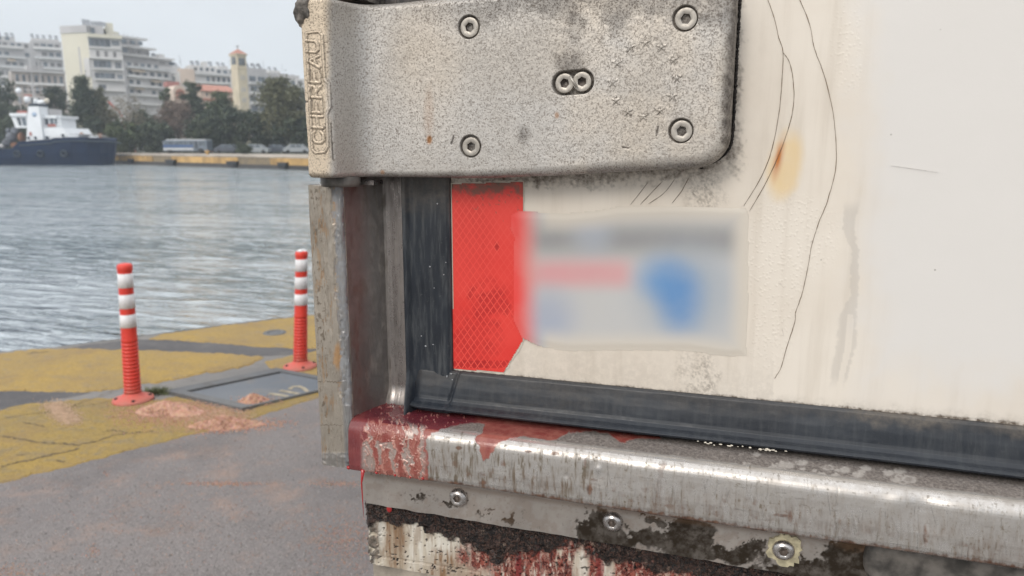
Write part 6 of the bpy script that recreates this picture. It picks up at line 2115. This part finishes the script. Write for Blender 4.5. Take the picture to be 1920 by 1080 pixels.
def boom(label, pts, dist):
    P = [far(px, py, dist) for px, py in pts]
    t = thing('crane', label, 'crane', np.r_[P[-1][:2], TOPQ], 'red crane booms among the trees')
    b = MB(); b.tube([tuple(p) for p in P], .26, 4); b.make('boom', M_red, t)
    b = MB(); q = P[-1]; b.tube([tuple(q), (q[0], q[1], TOPQ + 1.2)], .35, 6); b.make('mast', M_red, t)
    b = MB(); b.box(q[0] - 1.2, q[0] + 1.2, q[1] - 1.2, q[1] + 1.2, TOPQ, TOPQ + 1.3); b.make('base', M_red, t)
boom('red crane boom rising left of the bare tree', [(203, 190), (212, 200), (222, 208), (232, 226)], 147)
boom('red crane boom rising behind the church trees', [(368, 183), (374, 195), (382, 210)], 156)

# ---- tug
M_hull = plain('hull_blue', (0.001, 0.012, 0.042), 1.0, var=.18, scale=.5)
M_hull2 = plain('hull_fender', (0.022, 0.034, 0.050), .8)
M_sup = plain('tug_white', (0.66, 0.68, 0.70), .4, var=.04, scale=1)
M_gear = plain('deck_gear', (0.13, 0.14, 0.16), .7, var=.4, scale=1.5)
M_rustg = plain('deck_rust', (0.25, 0.13, 0.08), .8, var=.3, scale=1.5)
M_lblue = plain('emblem_blue', (0.30, 0.38, 0.50), .6)
DT = 110.0
kT = DT / FPX
t = thing('tugboat', 'dark blue tugboat with white wheelhouse and funnel moored at the far quay', 'tugboat', np.r_[far(95, HORIZON, DT)[:2], -1.2])
zT = lambda py: CAM[2] + (HORIZON - py) * kT * .985 / math.cos(PITCH)
ZW = -1.2
# stations along the hull: survey x, deck height, bottom x shift, half breadth
st = [(-150, 283, 3.2), (-120, 282.5, 4.3), (-60, 281, 4.6), (0, 279.5, 4.6), (22, 279, 4.6), (36, 266, 4.6), (60, 264.5, 4.6), (95, 262, 4.55), (102, 259, 4.5), (135, 257.5, 4.4), (165, 258, 3.7), (190, 259.5, 2.4), (206, 261.5, 1.1), (216, 263, .12)]
V, Fc = [], []
cenT = far(0, HORIZON, DT) + HF * 4.6
for px, py, hb in st:
    px = px - (4.6 - hb) / DT * (960 - px)
    rakew = np.interp(px, [100, 216], [0, 16])
    for zz_, wid, sh in ((zT(py), 1.0, 0), (zT(py) * .45 + ZW * .55, .97, -rakew * .35), (ZW + .05, .88, -rakew * .8), (ZW - 1.2, .6, -rakew)):
        for sgn_ in (-1, 1):
            p = cenT + RT * ((px + sh) * kT) + HF * (sgn_ * hb * wid)
            V.append((p[0], p[1], zz_))
ns = len(st)
for i in range(ns - 1):
    a_, b_ = i * 8, (i + 1) * 8
    for l in range(3):
        Fc.append((a_ + 2 * l, b_ + 2 * l, b_ + 2 * l + 2, a_ + 2 * l + 2))
        Fc.append((a_ + 2 * l + 1, a_ + 2 * l + 3, b_ + 2 * l + 3, b_ + 2 * l + 1))
    Fc.append((a_, a_ + 1, b_ + 1, b_))
Fc.append((0, 2, 4, 6, 7, 5, 3, 1))
e_ = (ns - 1) * 8; Fc.append((e_, e_ + 1, e_ + 3, e_ + 5, e_ + 7, e_ + 6, e_ + 4, e_ + 2))
part('hull', V, Fc, M_hull, t)
def tb(px0, px1, py0, py1, n0, n1, name, mat, par=None):
    sh = n0 / DT * (960 - (px0 + px1) / 2)
    return fbx(MB(), px0 - sh, px1 - sh, py0, py1, DT, n0, n1).make(name, mat, par or t)
def tprism(pts, n0, n1, name, mat, par=None):
    P = []
    for px, py in pts:
        q = far(px - n0 / DT * (960 - px), HORIZON, DT); q = np.array([q[0], q[1], zT(py)]); P.append(q)
    b = MB(); b.prism(P, HF * n0, HF * n1); return b.make(name, mat, par or t)
# rubbing strake and old tyres along the side
b = MB(); pts = [tuple(far(px, HORIZON, DT) + HF * (4.6 - hb * .985) + np.array([0, 0, zT(py + 7) - CAM[2] + (CAM[2] - far(px, HORIZON, DT)[2])])) for px, py, hb in st[5:-1]]
b.tube(pts, .14, 6); b.make('rubbing_strake', M_hull2, t, True)
for px in (30, 74, 118):
    q = far(px, HORIZON, DT); z_ = zT(288)
    ring = [tuple(np.array([q[0], q[1], z_]) + RT * .42 * math.cos(a_) + np.array([0, 0, .42 * math.sin(a_)]) + HF * -.02) for a_ in np.linspace(0, 2 * math.pi, 13)]
    b = MB(); b.tube(ring, .16, 6); b.make('tyre_fender', M_hull2, t, True)
tb(2, 214, 305.5, 309, .3, .6, 'boot_top', M_hull2) if False else None
tprism([(50, 265), (133, 260), (122, 240), (60, 240)], 1.2, 8.0, 'deckhouse', M_sup)
fun = tprism([(51, 264), (83, 262), (81, 200), (62, 200)], .9, 3.2, 'funnel', M_sup)
tprism([(61.5, 201), (81.5, 201), (79, 196), (65, 196)], .85, 3.25, 'funnel_cap', M_hull2, fun)
q = far(72.5 - 8, HORIZON, DT); b = MB(); cc = np.array([q[0], q[1], zT(216)]) + HF * .9
b.tube([tuple(cc - HF * .05), tuple(cc + HF * .06)], .34, 18); b.make('emblem', M_lblue, fun, True)
tb(58, 62, 248, 255, .82, .9, 'funnel_mark', M_redaw, fun)
# wheelhouse: two glazed sides left and right of the funnel
wh = tprism([(34, 240), (55, 240), (58, 218), (28, 218)], 2.0, 7.0, 'wheelhouse', M_sup)
tb(25, 58, 213, 218, 1.6, 7.4, 'wheelhouse_roof', M_sup)
tb(40, 58, 208, 213, 3.0, 6, 'roof_hatch', M_redaw)
for pts in ([(37.5, 221), (44, 221), (45.5, 236), (41, 236)], [(46.5, 221), (54.5, 221), (54.5, 236), (48.5, 236)]):
    tprism(pts, 1.93, 2.02, 'window', M_win, wh)
wr = tb(82, 112, 222, 240, 2.0, 7.0, 'bridge', M_sup)
tb(80, 112, 217, 222, 1.6, 7.4, 'bridge_roof', M_sup)
for x0, x1 in ((83.5, 88.5), (91, 96), (99.5, 106), (108, 111.5)):
    tb(x0, x1, 223.5, 234, 1.93, 2.02, 'window', M_win, wr)
tb(94, 109, 233, 238, 1.85, 1.95, 'lifebuoy_rack', M_redaw, wr)
tb(82, 102, 204, 217, 3.0, 6.0, 'upper_house', M_bw2)
b = MB()
for px in (112, 117, 121):
    q = far(px - 17, HORIZON, DT) + HF * 2; b.tube([(q[0], q[1], zT(242)), (q[0], q[1], zT(218))], .07, 5)
for py in (218, 226, 233):
    q0, q1 = far(93, HORIZON, DT) + HF * 2, far(105, HORIZON, DT) + HF * 2; b.tube([(q0[0], q0[1], zT(py)), (q1[0], q1[1], zT(py))], .07, 5)
b.make('side_rail', M_sup, t)
# mast, radar dome, rescue boat and lights
q = far(79 - 40, HORIZON, DT) + HF * 4.5
b = MB(); b.tube([(q[0], q[1], zT(218)), (q[0], q[1], zT(150))], .12, 6)
q2 = q + RT * .9; b.tube([(q2[0], q2[1], zT(218)), (q[0], q[1], zT(160))], .07, 5)
for py, w in ((168, 1.2), (182, 1.6), (160, .7)):
    b.tube([tuple(np.array([q[0], q[1], zT(py)]) - RT * w), tuple(np.array([q[0], q[1], zT(py)]) + RT * w)], .07, 5)
b.make('mast', M_bw2, t)
q = far(51 - 36, HORIZON, DT) + HF * 4
b = MB(); b.tube([(q[0], q[1], zT(213)), (q[0], q[1], zT(174))], .06, 5); b.make('dome_pole', M_bw2, t)
bm = bmesh.new(); bmesh.ops.create_uvsphere(bm, u_segments=16, v_segments=10, radius=.42)
V = [(v.co.x + q[0], v.co.y + q[1], v.co.z + zT(170)) for v in bm.verts]; Fc = [tuple(v.index for v in f.verts) for f in bm.faces]; bm.free()
part('radar_dome', V, Fc, M_sup, t, True)
def blob(px, py, rx, rz, n, name, mat):
    q = far(px - n / DT * (960 - px), HORIZON, DT) + HF * n
    bm = bmesh.new(); bmesh.ops.create_uvsphere(bm, u_segments=12, v_segments=8, radius=1)
    V = []
    for v in bm.verts:
        p = q + RT * v.co.x * rx * kT + HF * v.co.y * rz * kT; V.append((p[0], p[1], zT(py) + v.co.z * rz * kT))
    Fc = [tuple(v.index for v in f.verts) for f in bm.faces]; bm.free()
    return part(name, V, Fc, mat, t, True)
blob(62, 187, 5.5, 6, 3, 'searchlight', M_sup); blob(88, 192, 9, 5, 3.5, 'rescue_boat', M_sup); blob(98, 189, 4.5, 5, 3.5, 'life_raft', plain('raft_cream', (.55, .50, .42), .6)); blob(78, 190, 4, 5.5, 3.6, 'life_raft', M_sup)
tb(56, 68, 178, 180.5, 3, 3.6, 'radar_bar', M_redaw)
for px, py, rx, rz, m in ((24, 258, 9, 11, M_gear), (33, 246, 7, 9, M_gear), (14, 268, 8, 8, M_gear), (43, 258, 4, 10, M_rustg), (6, 274, 7, 5, M_bw2), (28, 272, 7, 6, M_rustg), (20, 246, 4, 6, M_gear)):
    blob(px, py, rx, rz, 3.0, 'deck_winch', m)
for px in (56, 69, 90): blob(px, 259 + (px - 56) * -.02, 3, 3, .95, 'deck_port', M_hull2)
blob(120, 254, 2.6, 2.6, 1.05, 'deck_port', M_hull2)
tb(150, 160, 252, 259, 3, 5, 'bow_winch', M_gear); tb(168, 184, 255.5, 260, 3.4, 5, 'bow_fender', M_sup); tb(187, 191, 250, 260, 4, 4.6, 'bow_post', M_rustg); blob(156, 251, 4, 3, 4, 'bow_bitt', M_rustg)
b = MB()
pts = [tuple(far(px, HORIZON, DT) + HF * 1.0 + np.array([0, 0, zT(py) - far(px, HORIZON, DT)[2]])) for px, py in ((125, 252), (152, 252), (182, 254), (196, 257))]
b.tube(pts, .05, 5); b.make('bow_rail', M_bw2, t)

# ---- the sea haze that pales the far shore
mb_ = bpy.data.materials.new('sea_haze'); mb_.use_nodes = True
nt = mb_.node_tree; nt.nodes.clear()
pv = nt.nodes.new('ShaderNodeVolumePrincipled'); pv.inputs['Color'].default_value = (0.88, 0.94, 1.0, 1)
pv.inputs['Density'].default_value = 0.00050; pv.inputs['Anisotropy'].default_value = 0.2
mo = nt.nodes.new('ShaderNodeOutputMaterial'); nt.links.new(pv.outputs[0], mo.inputs['Volume'])
b = MB(); b.box(-430, 430, -330, 710, -4.6, 62)
hz_ = b.make('haze', mb_, None, label='pale sea haze over the harbour', kind='stuff')
